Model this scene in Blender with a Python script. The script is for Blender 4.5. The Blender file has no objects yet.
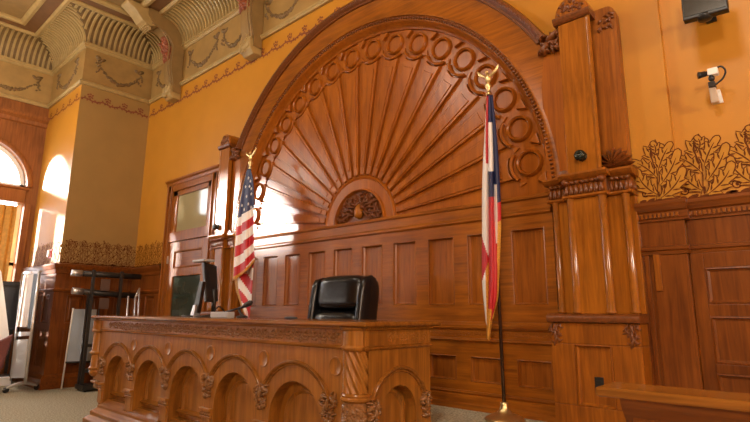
import bpy, bmesh, math, random
from mathutils import Vector, Matrix
PI = math.pi
sc = bpy.context.scene
COL = sc.collection
random.seed(7)

# ------------------------------------------------------------------ camera
F = 513.167; YAW = -0.73269; PITCH = 0.194568; ROLL = -0.006927; EYE = 1.1514
def cam_axes():
    cy, sy = math.cos(YAW), math.sin(YAW)
    fwd = Vector((sy*math.cos(PITCH), cy*math.cos(PITCH), math.sin(PITCH)))
    r = Vector((cy, -sy, 0)); d = fwd.cross(r)
    return (math.cos(ROLL)*r+math.sin(ROLL)*d, -math.sin(ROLL)*r+math.cos(ROLL)*d, fwd)
RX, DY, FW = cam_axes()
cd = bpy.data.cameras.new('camera'); cam = bpy.data.objects.new('camera', cd); COL.objects.link(cam)
cd.sensor_width = 36; cd.lens = F/750*36; cd.clip_start = .05
m = Matrix((RX, -DY, -FW)).transposed().to_4x4(); m.translation = (0, 0, EYE); cam.matrix_world = m
sc.camera = cam
def ray(u, v): return RX*((u-375)/F) + DY*((v-211)/F) + FW
def atY(u, v, y):
    d = ray(u, v); return Vector((0, 0, EYE)) + d*(y/d.y)
def atX(u, v, x):
    d = ray(u, v); return Vector((0, 0, EYE)) + d*(x/d.x)
def atZ(u, v, z):
    d = ray(u, v); return Vector((0, 0, EYE)) + d*((z-EYE)/d.z)

# --------------------------------------------------------------- materials
MATS = {}
def newmat(name):
    mt = bpy.data.materials.new(name); mt.use_nodes = True
    MATS[name] = mt
    return mt, mt.node_tree, mt.node_tree.nodes['Principled BSDF']
def lin(r, g, b):
    f = lambda c: (c/12.92 if c <= .04045 else ((c+.055)/1.055)**2.4)
    return (f(r/255), f(g/255), f(b/255), 1)
def plain(name, col, rough=.5, metal=0., noise=0., nscale=30., bump=0., spec=.5):
    mt, nt, b = newmat(name)
    b.inputs['Base Color'].default_value = col; b.inputs['Roughness'].default_value = rough
    b.inputs['Metallic'].default_value = metal; b.inputs['Specular IOR Level'].default_value = spec
    tc = nt.nodes.new('ShaderNodeTexCoord'); n = nt.nodes.new('ShaderNodeTexNoise')
    n.inputs['Scale'].default_value = nscale; n.inputs['Detail'].default_value = 5
    nt.links.new(tc.outputs['Object'], n.inputs['Vector'])
    if noise:
        r = nt.nodes.new('ShaderNodeValToRGB')
        r.color_ramp.elements[0].position = .3; r.color_ramp.elements[1].position = .7
        r.color_ramp.elements[0].color = tuple(c*(1-noise) for c in col[:3])+(1,)
        r.color_ramp.elements[1].color = tuple(min(1, c*(1+noise)) for c in col[:3])+(1,)
        nt.links.new(n.outputs['Fac'], r.inputs['Fac']); nt.links.new(r.outputs['Color'], b.inputs['Base Color'])
    if bump:
        bp = nt.nodes.new('ShaderNodeBump'); bp.inputs['Strength'].default_value = bump; bp.inputs['Distance'].default_value = .01
        nt.links.new(n.outputs['Fac'], bp.inputs['Height']); nt.links.new(bp.outputs['Normal'], b.inputs['Normal'])
    return mt
def wood(name, dark, light, axis='z', rough=.32, scale=1., spec=.30):
    mt, nt, b = newmat(name)
    tc = nt.nodes.new('ShaderNodeTexCoord'); mp = nt.nodes.new('ShaderNodeMapping')
    s = {'z': (34, 34, 2.2), 'x': (2.2, 34, 34), 'y': (34, 2.2, 34)}[axis]
    mp.inputs['Scale'].default_value = tuple(k*scale for k in s)
    nt.links.new(tc.outputs['Object'], mp.inputs['Vector'])
    n = nt.nodes.new('ShaderNodeTexNoise'); n.inputs['Scale'].default_value = 1; n.inputs['Detail'].default_value = 6
    n.inputs['Roughness'].default_value = .65; n.inputs['Distortion'].default_value = .6
    nt.links.new(mp.outputs['Vector'], n.inputs['Vector'])
    n2 = nt.nodes.new('ShaderNodeTexNoise'); n2.inputs['Scale'].default_value = 2.3; n2.inputs['Detail'].default_value = 2
    nt.links.new(tc.outputs['Object'], n2.inputs['Vector'])
    mx = nt.nodes.new('ShaderNodeMath'); mx.operation = 'MULTIPLY_ADD'; mx.inputs[1].default_value = .45
    sb = nt.nodes.new('ShaderNodeMath'); sb.operation = 'SUBTRACT'; sb.inputs[1].default_value = .22
    nt.links.new(n2.outputs['Fac'], mx.inputs[0]); nt.links.new(n.outputs['Fac'], mx.inputs[2])
    nt.links.new(mx.outputs[0], sb.inputs[0])
    r = nt.nodes.new('ShaderNodeValToRGB')
    r.color_ramp.elements[0].position = .3; r.color_ramp.elements[1].position = .72
    r.color_ramp.elements[0].color = dark; r.color_ramp.elements[1].color = light
    nt.links.new(sb.outputs[0], r.inputs['Fac']); nt.links.new(r.outputs['Color'], b.inputs['Base Color'])
    b.inputs['Roughness'].default_value = rough; b.inputs['Specular IOR Level'].default_value = spec
    bp = nt.nodes.new('ShaderNodeBump'); bp.inputs['Strength'].default_value = .06; bp.inputs['Distance'].default_value = .004
    nt.links.new(n.outputs['Fac'], bp.inputs['Height']); nt.links.new(bp.outputs['Normal'], b.inputs['Normal'])
    return mt
OD, OL = (.150, .041, .0040, 1), (.345, .108, .0085, 1)
oak_v = wood('oak_vertical', OD, OL, 'z')
oak_h = wood('oak_horizontal', OD, OL, 'x')
oak_y = wood('oak_lengthwise', OD, OL, 'y')
oak_panel = wood('oak_panel', (.160, .044, .0055, 1), (.350, .112, .0135, 1), 'z', .3)
oak_fan = wood('oak_fan', (.195, .050, .0042, 1), (.370, .108, .0080, 1), 'z', .3, .7)
oak_pil = wood('oak_pilaster', (.185, .056, .0050, 1), (.375, .124, .0100, 1), 'z', .26)
oak_bead = plain('oak_bead_varnish', (.26, .085, .0095, 1), .13, 0, .12, 20)
oak_carved = plain('oak_carved', (.140, .039, .0065, 1), .32, 0, .35, 60, .25)
bench_v = wood('bench_oak', (.170, .060, .0085, 1), (.355, .138, .020, 1), 'z', .33)
bench_h = wood('bench_oak_lengthwise', (.135, .046, .0070, 1), (.290, .108, .016, 1), 'x', .18)
bench_carved = plain('bench_oak_carved', (.20, .085, .026, 1), .26, 0, .35, 70, .3)
wains = wood('wainscot_oak', (.090, .022, .0035, 1), (.215, .062, .0085, 1), 'z', .3)
wains_h = wood('wainscot_oak_rail', (.090, .022, .0035, 1), (.215, .062, .0085, 1), 'x', .3)
casing = wood('window_casing_oak', (.14, .045, .012, 1), (.28, .10, .028, 1), 'z', .32)
paint = plain('ochre_paint', (.47, .200, .017, 1), .40, 0, .05, 3, 0, .35)
sheen_tan = plain('sheen_tan', (.30, .180, .055, 1), .45, 0, .05, 3, 0, .4)  # ochre wall with greyish sheen put into the colour, pier's side face
frieze_paint = plain('frieze_gold_paint', (.31, .185, .055, 1), .5, 0, .12, 6, .03)
olive = plain('olive_paint', (.235, .140, .045, 1), .5, 0, .12, 8, .03)
cream = plain('cream_plaster', (.36, .245, .088, 1), .5, 0, .12, 10, .03)
rib_dark = plain('cove_brown_paint', (.15, .088, .027, 1), .6, 0, .15, 12)  # darker brown between the cream ribs
redband = plain('russet_paint', (.155, .070, .022, 1), .6, 0, .12, 8)
stencil = plain('stencil_brown', (.120, .034, .008, 1), .7, 0, .2, 40, 0, .1)
stencil_gold = plain('stencil_gold', (.44, .205, .026, 1), .6, 0, .08, 20, 0, .15)
stencil_red = plain('stencil_red_brown', (.19, .045, .015, 1), .6, 0, .25, 30)
garland_m = plain('garland_relief', (.15, .085, .026, 1), .5, 0, .25, 40, .2)
carpet = plain('carpet_beige', (.37, .335, .245, 1), .95, 0, .5, 60, .6, .1)
black_leather = plain('black_leather', (.005, .005, .006, 1), .24, 0, .2, 60, .08, .42)
black_pl = plain('black_plastic', (.012, .012, .013, 1), .35)
black_mt = plain('black_matte', (.018, .017, .017, 1), .6)
dark_metal = plain('dark_metal', (.05, .045, .042, 1), .4, .6)
screen_m = plain('dark_screen', (.012, .013, .015, 1), .15)
grey_pl = plain('grey_plastic', (.36, .36, .37, 1), .45)
silver = plain('brushed_silver', (.62, .62, .64, 1), .3, .85)
white_pl = plain('white_plastic', (.75, .74, .72, 1), .4)
paper = plain('white_paper', (.86, .86, .88, 1), .6, 0, .02, 5)
tanboard = plain('pale_board', (.62, .50, .40, 1), .45, 0, .08, 6)
blueboard = plain('pale_blue_board', (.42, .50, .60, 1), .25, 0, .05, 4)
brass = plain('brass', (.80, .63, .32, 1), .34, 1., .12, 20)
gold_fringe = plain('gold_fringe', (.58, .27, .035, 1), .6, 0, .35, 120, .3)
fl_red = plain('flag_red', (.46, .012, .020, 1), .5, 0, .08, 12)
fl_white = plain('flag_white', (.78, .74, .72, 1), .6, 0, .04, 12)
fl_blue = plain('flag_navy', (.012, .018, .075, 1), .55, 0, .1, 12)
pole_wood = plain('dark_pole_wood', (.035, .012, .006, 1), .25)
alarm_red = plain('alarm_red', (.5, .02, .015, 1), .4)
maroon = plain('maroon_fabric', (.16, .045, .04, 1), .6, 0, .15, 40, .1)
curtain_m = plain('gold_curtain', (.52, .27, .055, 1), .7, 0, .15, 20, .1)
cartouche_m = plain('cartouche_red', (.23, .058, .018, 1), .45, 0, .3, 40, .2)
# frosted dark door glass and pale glazing
door_glass = plain('door_glass', (.30, .25, .13, 1), .08, 0, .06, 2)
door_glass_dark = plain('dark_door_glass', (.035, .045, .032, 1), .08, 0, .1, 3)
mt, nt, b = newmat('window_glass')
tr = nt.nodes.new('ShaderNodeBsdfTransparent'); gl = nt.nodes.new('ShaderNodeBsdfGlossy'); gl.inputs['Roughness'].default_value = .02
mi = nt.nodes.new('ShaderNodeMixShader'); mi.inputs[0].default_value = .06
nt.links.new(tr.outputs[0], mi.inputs[1]); nt.links.new(gl.outputs[0], mi.inputs[2])
nt.links.new(mi.outputs[0], nt.nodes['Material Output'].inputs['Surface'])
glass = mt

mt, nt, b = newmat('blind_cloth')
t1 = nt.nodes.new('ShaderNodeBsdfTranslucent'); t1.inputs['Color'].default_value = (.82, .80, .76, 1)
t2 = nt.nodes.new('ShaderNodeBsdfDiffuse'); t2.inputs['Color'].default_value = (.8, .78, .74, 1); mi = nt.nodes.new('ShaderNodeMixShader'); mi.inputs[0].default_value = .4
nt.links.new(t1.outputs[0], mi.inputs[1]); nt.links.new(t2.outputs[0], mi.inputs[2]); nt.links.new(mi.outputs[0], nt.nodes['Material Output'].inputs['Surface'])
blind_m = mt

# ----------------------------------------------------------------- helpers
WLOC = {}
def link(name, me, parent=None, mats=(), smooth=False, bevel=0.):
    """one mesh object in world coordinates, origin moved to the base of its bounding box"""
    vs = [v.co for v in me.vertices]
    lo = Vector([min(v[i] for v in vs) for i in range(3)]); hi = Vector([max(v[i] for v in vs) for i in range(3)])
    org = Vector(((lo.x+hi.x)/2, (lo.y+hi.y)/2, lo.z))
    me.transform(Matrix.Translation(-org))
    o = bpy.data.objects.new(name, me); COL.objects.link(o)
    for mm in (mats if isinstance(mats, (list, tuple)) else (mats,)): me.materials.append(mm)
    if smooth:
        me.polygons.foreach_set('use_smooth', [True]*len(me.polygons))
    WLOC[o.name] = org
    if parent is not None:
        o.parent = parent; o.location = org-WLOC[parent.name]
    else: o.location = org
    if bevel:
        bm_ = o.modifiers.new('bevel', 'BEVEL'); bm_.width = bevel; bm_.segments = 2; bm_.limit_method = 'ANGLE'; bm_.angle_limit = .6
    return o
def obj(name, bm, mats, parent=None, smooth=False, bevel=0., auto=False):
    bmesh.ops.recalc_face_normals(bm, faces=bm.faces)
    me = bpy.data.meshes.new(name); bm.to_mesh(me); bm.free()
    o = link(name, me, parent, mats, smooth, bevel)
    if auto:
        me.polygons.foreach_set('use_smooth', [True]*len(me.polygons))
        try: me.set_sharp_from_angle(angle=.7)
        except Exception: pass
    return o
def thing(name, label, cat, loc, group=None):
    o = bpy.data.objects.new(name, None); COL.objects.link(o); o.location = loc
    o.empty_display_size = .1
    WLOC[o.name] = Vector(loc); o['label'] = label; o['category'] = cat
    if group: o['group'] = group
    return o
def tag(o, label, cat, group=None):
    o['label'] = label; o['category'] = cat
    if group: o['group'] = group
    return o
def struct(o, label=None):
    o['kind'] = 'structure'
    if label: o['label'] = label
    return o
N = bmesh.new
def Mback(y0): return lambda a, b, c: Vector((a, y0-c, b))       # faces -y ; c outwards
def Mplus(x0): return lambda a, b, c: Vector((x0+c, a, b))       # faces +x ; a = y
def Mworld(a, b, c): return Vector((a, b, c))
def pbox(bm, M, a0, a1, b0, b1, c0, c1):
    v = [bm.verts.new(M(a, b, c)) for a in (a0, a1) for b in (b0, b1) for c in (c0, c1)]
    for f in ((0, 1, 3, 2), (4, 6, 7, 5), (0, 4, 5, 1), (2, 3, 7, 6), (0, 2, 6, 4), (1, 5, 7, 3)):
        bm.faces.new([v[i] for i in f])
def wbox(bm, x0, x1, y0, y1, z0, z1): pbox(bm, Mworld, x0, x1, y0, y1, z0, z1)
def prism(bm, M, pts, c0, c1, taper=None):
    """closed outline pts [(a,b)] extruded from c0 to c1"""
    lo = [bm.verts.new(M(a, b, c0)) for a, b in pts]
    hi = [bm.verts.new(M(a, b, c1)) for a, b in pts]
    n = len(pts)
    for i in range(n):
        j = (i+1) % n; bm.faces.new((lo[i], lo[j], hi[j], hi[i]))
    bm.faces.new(lo[::-1]); bm.faces.new(hi)
def mould(bm, M, a0, a1, prof):
    """profile [(c,b)] (open, ends at the wall) run along a"""
    A = [bm.verts.new(M(a0, b, c)) for c, b in prof]; B = [bm.verts.new(M(a1, b, c)) for c, b in prof]
    for i in range(len(prof)-1): bm.faces.new((A[i], A[i+1], B[i+1], B[i]))
    if len(prof) > 2:
        bm.faces.new(A); bm.faces.new(B[::-1])
def arcm(bm, M, ca, cb, prof, t0, t1, n, close=False):
    """profile [(r,c)] turned round (ca,cb) in the wall plane"""
    rows = []
    for k in range(n+1):
        t = t0+(t1-t0)*k/n
        if close and k == n: rows.append(rows[0]); break
        rows.append([bm.verts.new(M(ca+r*math.cos(t), cb+r*math.sin(t), c)) for r, c in prof])
    for k in range(n):
        for i in range(len(prof)-1):
            bm.faces.new((rows[k][i], rows[k][i+1], rows[k+1][i+1], rows[k+1][i]))
    if not close and len(prof) > 2:
        bm.faces.new(rows[0]); bm.faces.new(rows[-1][::-1])
def lathe(bm, c, prof, n=20, axis='z', t0=0, t1=2*PI, wob=None):
    full = abs(t1-t0-2*PI) < 1e-6
    rows = []
    for r, h in prof:
        row = []
        for k in range(n if full else n+1):
            t = t0+(t1-t0)*k/n; rr = r if wob is None else r+wob(t, h)
            p = (rr*math.cos(t), rr*math.sin(t), h)
            if axis == 'y': p = (p[0], p[2], p[1])
            if axis == 'x': p = (p[2], p[0], p[1])
            row.append(bm.verts.new(Vector(c)+Vector(p)))
        rows.append(row)
    m_ = len(rows[0])
    for i in range(len(rows)-1):
        for k in range(n):
            bm.faces.new((rows[i][k], rows[i][(k+1) % m_], rows[i+1][(k+1) % m_], rows[i+1][k]))
    if full:
        bm.faces.new(rows[0][::-1]); bm.faces.new(rows[-1])
def tube(bm, pts, r, n=8, taper=None):
    pts = [Vector(p) for p in pts]; rows = []; up = Vector((.13, .21, .97)).normalized()
    for i, p in enumerate(pts):
        d = (pts[min(i+1, len(pts)-1)]-pts[max(i-1, 0)]).normalized()
        s = d.cross(up)
        if s.length < .05: s = d.cross(Vector((1, 0, 0)))
        s.normalize(); w = s.cross(d); rr = r if taper is None else r*taper[i]
        rows.append([bm.verts.new(p+s*rr*math.cos(2*PI*k/n)+w*rr*math.sin(2*PI*k/n)) for k in range(n)])
    for i in range(len(rows)-1):
        for k in range(n): bm.faces.new((rows[i][k], rows[i][(k+1) % n], rows[i+1][(k+1) % n], rows[i+1][k]))
    bm.faces.new(rows[0][::-1]); bm.faces.new(rows[-1])
def spline(pts, n=8):
    pts = [Vector(p) for p in pts]; P = [2*pts[0]-pts[1]]+pts+[2*pts[-1]-pts[-2]]; out = []
    for i in range(1, len(P)-2):
        for k in range(n):
            t = k/n; a, b_, c, d = P[i-1], P[i], P[i+1], P[i+2]
            out.append(.5*((2*b_)+(-a+c)*t+(2*a-5*b_+4*c-d)*t*t+(-a+3*b_-3*c+d)*t**3))
    out.append(pts[-1]); return out
def blob(bm, M, a, b, c, l, w, d, ang, n=6, m_=4):
    """pointed leaf or berry, half raised from the surface"""
    ca, sa = math.cos(ang), math.sin(ang); rows = []
    for i in range(n+1):
        s = -1+2*i/n; q = max(0, 1-s*s)**.5*(1-.25*s)
        row = []
        for k in range(m_+1):
            t = PI*k/m_
            x, y, z = s*l/2, q*w/2*math.cos(t), q*d*math.sin(t)
            row.append(bm.verts.new(M(a+x*ca-y*sa, b+x*sa+y*ca, c+z)))
        rows.append(row)
    for i in range(n):
        for k in range(m_): bm.faces.new((rows[i][k], rows[i][k+1], rows[i+1][k+1], rows[i+1][k]))
def foliage(bm, M, a, b, w, h, c, dep, n, seed, lmin=.3, lmax=.55):
    rd = random.Random(seed)
    for i in range(n):
        x, y = rd.uniform(-.5, .5), rd.uniform(-.5, .5)
        l = rd.uniform(lmin, lmax)*min(w, h); ang = math.atan2(y, x)+rd.uniform(-.9, .9)
        blob(bm, M, a+x*w*.85, b+y*h*.85, c, l, l*.45, dep*rd.uniform(.5, 1), ang)
def panel(name, parent, M, a0, a1, b0, b1, c_top, c_in, mat, rim=.016, field=0.):
    """sunken panel with a stepped moulding round it (one mesh)"""
    bm = N(); steps = [(0, c_top), (rim*.35, c_top+.003), (rim*.5, (c_top+c_in)/2), (rim, c_in)]
    if field: steps += [(rim+field, c_in), (rim+field*1.5, c_in+.008)]
    prev = None
    for d, c in steps:
        q = [bm.verts.new(M(a, b, c)) for a, b in ((a0+d, b0+d), (a1-d, b0+d), (a1-d, b1-d), (a0+d, b1-d))]
        if prev:
            for i in range(4): bm.faces.new((prev[i], prev[(i+1) % 4], q[(i+1) % 4], q[i]))
        prev = q
    bm.faces.new(prev)
    return obj(name, bm, mat, parent)
def frame_with_holes(bm, M, a0, a1, b0, b1, holes, c0, c1):
    """flat framing a0..a1 x b0..b1 with rectangular holes of equal b range"""
    holes = sorted(holes); h0 = holes[0][2]; h1 = holes[0][3]
    pbox(bm, M, a0, a1, b0, h0, c0, c1); pbox(bm, M, a0, a1, h1, b1, c0, c1)
    x = a0
    for q in holes:
        pbox(bm, M, x, q[0], h0, h1, c0, c1); x = q[1]
    pbox(bm, M, x, a1, h0, h1, c0, c1)
def carved_strip(bm, M, a0, a1, b0, b1, c, dep, pitch, seed=1):
    """running scroll relief"""
    n = max(1, round((a1-a0)/pitch)); p = (a1-a0)/n; h = b1-b0; rd = random.Random(seed)
    for i in range(n):
        x = a0+p*(i+.5); s = 1 if i % 2 else -1
        for k in range(5):      # scroll
            t = 2*PI*k/5*s+.4; blob(bm, M, x+h*.26*math.cos(t), b0+h*(.5+.27*math.sin(t)), c, h*.36, h*.15, dep*rd.uniform(.7, 1), t+PI/2+.4, 5, 3)
        blob(bm, M, x, b0+h*.5, c, h*.2, h*.2, dep, 0, 4, 3)
        for k in range(5):
            blob(bm, M, x+p*rd.uniform(.32, .68), b0+h*rd.uniform(.12, .88), c, h*.34, h*.13, dep*rd.uniform(.5, 1), rd.uniform(0, PI), 5, 3)

# ---------------------------------------------------------- room dimensions
YB = 3.80          # back wall
XL = -10.60        # window wall
XP, YPR = -8.95, 2.65   # corner pier
ZC = 5.96          # ceiling
DAIS = .388
FX, FZ = -3.622, 2.051   # centre of the sunburst
MB = Mback(YB)

# floor / dais / shell
bm = N(); wbox(bm, XL-.4, 4, -7, YB+.3, -.1, 0); struct(obj('floor', bm, carpet), 'beige speckled carpet floor')
bm = N(); wbox(bm, -6.02, 3.9, 2.47, YB, .001, DAIS); struct(obj('floor_dais', bm, carpet), 'carpeted dais behind the bench')
bm = N(); wbox(bm, XP, -.72, YB, YB+.2, 0, 6.1); struct(obj('wall_back', bm, paint), 'ochre painted back wall')
bm = N(); wbox(bm, -.72, 4, YB+.06, YB+.3, 0, 6.1); struct(obj('wall_back_recess', bm, paint), 'ochre painted recessed wall right of the pilaster')
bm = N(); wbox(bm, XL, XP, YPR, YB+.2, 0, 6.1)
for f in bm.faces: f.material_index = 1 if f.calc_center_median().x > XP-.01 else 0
struct(obj('wall_corner', bm, (paint, sheen_tan)), 'ochre painted corner pier beside the window')
bm = N(); wbox(bm, 4, 4.2, -7, YB+.3, 0, 6.1); struct(obj('wall_right', bm, paint))
bm = N(); wbox(bm, XL-.4, 4.2, -7.2, -7, 0, 6.1); struct(obj('wall_rear', bm, paint))
bm = N(); wbox(bm, XL-.4, 4.2, -7.2, YB+.3, 6.1, 6.2); struct(obj('ceiling', bm, olive), 'olive painted coffered ceiling')

# sweep of a (D,z) profile along the walls of the room (D = distance from wall)
def pathpts(D, last=4.0): return [(XL+D, -7), (XL+D, YPR-D), (XP+D, YPR-D), (XP+D, YB-D), (last, YB-D)]
def room_sweep(bm, prof, seg=(0, 1, 2, 3), last=4.0):
    rows = [[bm.verts.new((x, y, z)) for x, y in pathpts(D, last)] for D, z in prof]
    for i in range(len(rows)-1):
        for s in seg: bm.faces.new((rows[i][s], rows[i][s+1], rows[i+1][s+1], rows[i+1][s]))
    for v in [v for v in bm.verts if not v.link_faces]: bm.verts.remove(v)
Z1, Z2 = 4.855, 5.55
RC = .40
bm = N(); room_sweep(bm, [(0, Z1-.02), (.035, Z1-.02), (.04, Z1), (.055, Z1+.012), (.055, Z1+.035), (.03, Z1+.05), (.012, Z1+.06), (0, Z1+.06)])
trim1 = struct(obj('trim_1', bm, cream), 'cream moulding under the garland frieze')
bm = N(); room_sweep(bm, [(.008, Z1+.05), (.008, Z2-.05)]); frz = struct(obj('trim_2', bm, frieze_paint), 'painted garland frieze below the cove')
bm = N(); room_sweep(bm, [(0, Z2-.06), (.03, Z2-.055), (.05, Z2-.03), (.05, Z2-.01), (.07, Z2), (.07, Z2+.02), (.03, Z2+.03)])
struct(obj('trim_3', bm, cream), 'cream moulding at the foot of the ribbed cove')
cove = []
for k in range(13):
    t = PI/2*k/12; cove.append((.03+RC*(1-math.cos(t)), Z2+.02+RC*math.sin(t)*.98))
bm = N(); room_sweep(bm, cove); covo = struct(obj('trim_4', bm, rib_dark), 'dark brown ground of the ribbed cove')
DT, ZT = cove[-1]
bm = N(); room_sweep(bm, [(DT-.01, ZT-.005), (DT+.0, ZT-.02), (DT+.04, ZT-.025), (DT+.07, ZT), (DT+.07, ZT+.03)]); struct(obj('trim_5', bm, cream), 'cream moulding along the top of the cove')
bm = N(); room_sweep(bm, [(DT+.06, ZT+.02), (DT+.28, ZT+.02)]); struct(obj('trim_6', bm, redband), 'russet band on the ceiling')
bm = N(); room_sweep(bm, [(DT+.27, ZT+.03), (DT+.27, ZT-.01), (DT+.32, ZT-.02), (DT+.36, ZT+.01), (DT+.36, ZT+.05)]); struct(obj('trim_7', bm, cream), 'cream moulding inside the russet band')
bm = N(); room_sweep(bm, [(DT+.35, ZT+.045), (DT+.75, ZT+.045), (DT+.75, ZT-.01), (DT+.80, ZT-.02), (DT+.84, ZT+.03), (DT+.84, ZT+.1)]); struct(obj('trim_8', bm, olive), 'olive ceiling band with inner moulding')
# ribs of the cove (one mesh per wall)
def seg_point(s, a, D):
    return [(XL+D, a), (a, YPR-D), (XP+D, a), (a, YB-D)][s]
def seg_ok(s, a, D):
    return [a < YPR-D, XL+D < a < XP+D, YPR-D < a < YB-D, a > XP+D][s]
for s, rng in enumerate([(-1.0, 2.6), (-10.55, -8.5), (2.2, 3.78), (-8.9, -4.2)]):
    bm = N(); pitch = .083; n = int((rng[1]-rng[0])/pitch); w = .021
    for i in range(n):
        a = rng[0]+pitch*(i+.5); rows = []
        for D, z in cove:
            if not seg_ok(s, a, D): continue
            k = cove.index((D, z)); t = PI/2*k/12; nx, nz = math.cos(t), -math.sin(t)
            q = []
            for da, h in ((-w, -.002), (-w*.7, .026), (w*.7, .026), (w, -.002)):
                x, y = seg_point(s, a+da, D+nx*h); q.append(bm.verts.new((x, y, z+nz*h)))
            rows.append(q)
        for r0, r1 in zip(rows, rows[1:]):
            for j in range(3): bm.faces.new((r0[j], r0[j+1], r1[j+1], r1[j]))
    if bm.faces:
        o = obj('cove_rib', bm, cream, covo)
        o['kind'] = 'stuff'
# garlands hung on the frieze
def swag(bm, P, w, drop, seed):
    rd = random.Random(seed)
    for k in range(30):
        s = -1+2*k/29; z = -drop*(1-s*s)
        r = .030*(1-.55*abs(s))
        a, b_ = s*w/2, z
        for j in range(2):
            blob(bm, P, a+rd.uniform(-.012, .012), b_+rd.uniform(-.02, .02), 0, r*2.4, r*1.6, r*1.1, rd.uniform(0, PI), 5, 3)
    for e in (-1, 1):
        for k in range(9): blob(bm, P, e*w/2+rd.uniform(-.035, .035), .05-.026*k, 0, .045, .03, .02, rd.uniform(0, PI), 5, 3)
        blob(bm, P, e*w/2, .09, 0, .13, .07, .03, .5*e); blob(bm, P, e*w/2-e*.07, .075, 0, .12, .05, .03, -.6*e)
zm = (Z1+Z2)/2+.08
def on_seg(s, a0):
    return [lambda a, b_, c: Vector((XL+.008+c, a0+a, zm+b_)), lambda a, b_, c: Vector((a0+a, YPR-.008-c, zm+b_)),
            lambda a, b_, c: Vector((XP+.008+c, a0+a, zm+b_)), lambda a, b_, c: Vector((a0+a, YB-.008-c, zm+b_))][s]
for i, (s, a0, w) in enumerate([(0, 1.95, .95), (0, .55, .95), (1, -9.75, .95), (2, 3.22, .72), (3, -8.40, .62), (3, -7.15, .85), (3, -6.25, .62), (3, -5.05, .8)]):
    bm = N(); swag(bm, on_seg(s, a0), w, .26, i); obj('garland', bm, garland_m, frz, True)
# painted vine line below the frieze
def ribbon(bm, M, pts, w, c=.0016, taper=True):
    n = len(pts); L = []
    for i, (a, b_) in enumerate(pts):
        p, q = pts[max(i-1, 0)], pts[min(i+1, n-1)]
        dx, dy = q[0]-p[0], q[1]-p[1]; l = math.hypot(dx, dy) or 1
        ww = w/2*(1 if not taper else (.35+.65*math.sin(PI*min(1, max(0, i/(n-1))))))
        L.append((bm.verts.new(M(a-dy/l*ww, b_+dx/l*ww, c)), bm.verts.new(M(a+dy/l*ww, b_-dx/l*ww, c))))
    for i in range(n-1): bm.faces.new((L[i][0], L[i][1], L[i+1][1], L[i+1][0]))
def disc(bm, M, a, b_, rx, ry, ang=0, c=.0018, n=8):
    bm.faces.new([bm.verts.new(M(a+rx*math.cos(t)*math.cos(ang)-ry*math.sin(t)*math.sin(ang), b_+rx*math.cos(t)*math.sin(ang)+ry*math.sin(t)*math.cos(ang), c)) for t in [2*PI*k/n for k in range(n)]])
def vine(bm, M, a0, a1, z, seed):
    pitch = .3; n = max(1, round((a1-a0)/pitch)); p = (a1-a0)/n; rd = random.Random(seed)
    for i in range(n):
        x = a0+p*i
        ribbon(bm, M, [(x+p*k/10, z+.014*math.sin(2*PI*k/10)) for k in range(11)], .022, .002, False)
        for k in range(7): disc(bm, M, x+p*(k+.5)/7, z+.014*math.sin(2*PI*(k+.5)/7)+.02*(1 if k % 2 else -1), .020, .011, rd.uniform(0, PI), .0024+.0003*k)
        for dx, dy in ((0, .06), (-.035, .085), (.035, .085), (0, .1), (-.02, .05), (.03, .045)): disc(bm, M, x+p*.5+dx, z+dy, .02, .014, rd.uniform(0, PI), .0022+abs(dx)*.02+dy*.01)
wall_refs = {}
for nm, M, a0, a1, par in (('back', MB, XP+.02, -3.9, 'wall_back'), ('B', Mplus(XP), YPR+.01, YB-.02, 'wall_corner'), ('A', Mback(YPR), XL+.02, XP-.01, 'wall_corner')):
    bm = N(); vine(bm, M, a0, a1, 4.60, 3); obj('vine_stencil', bm, stencil_red, bpy.data.objects[par])
# acanthus stencil above the wainscot
def leaf(bm, M, a, b_, L, W, ang, bend, lobes=4, lw=.008, k0=0):
    """acanthus leaf: gold blade with jagged brown outline, midrib and slits between its lobes"""
    n = lobes*5; cen = []
    for k in range(n+1):
        th = ang+bend*(k/n)**1.3
        x, y = (a, b_) if k == 0 else (cen[-1][0]+L/n*math.cos(th), cen[-1][1]+L/n*math.sin(th))
        cen.append((x, y, th))
    off = .0030+.0012*k0; O = {}
    def half(k, side, q=1.):
        x, y, th = cen[k]; s = k/n; saw = (k % 5)/4
        env = math.sin(PI*min(1, .10+.88*s))**.75
        wd = W/2*env*(.52+.48*saw**1.4)*q if k < n else 0
        fw = L/n*1.1*saw*q if k < n else L*.06
        return (x-math.sin(th)*wd*side+math.cos(th)*fw, y+math.cos(th)*wd*side+math.sin(th)*fw)
    for side in (1, -1): O[side] = [half(k, side) for k in range(n+1)]
    for side in (1, -1):
        for k in range(n):
            q = [O[side][k], O[side][k+1], cen[k+1][:2], cen[k][:2]]
            f = bm.faces.new([bm.verts.new(M(x, y, off-.0004)) for x, y in q]); f.material_index = 1
        ribbon(bm, M, O[side], lw, off, False)
        for k in range(5, n-3, 5):
            p = [half(k+j, side, q) for j, q in ((-3, .22), (-2, .42), (-1, .62))]; ribbon(bm, M, p, lw*1.6, off+.0003)
    ribbon(bm, M, [(x, y) for x, y, t in cen[0:n-3]], lw*1.3, off+.0002)
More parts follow.
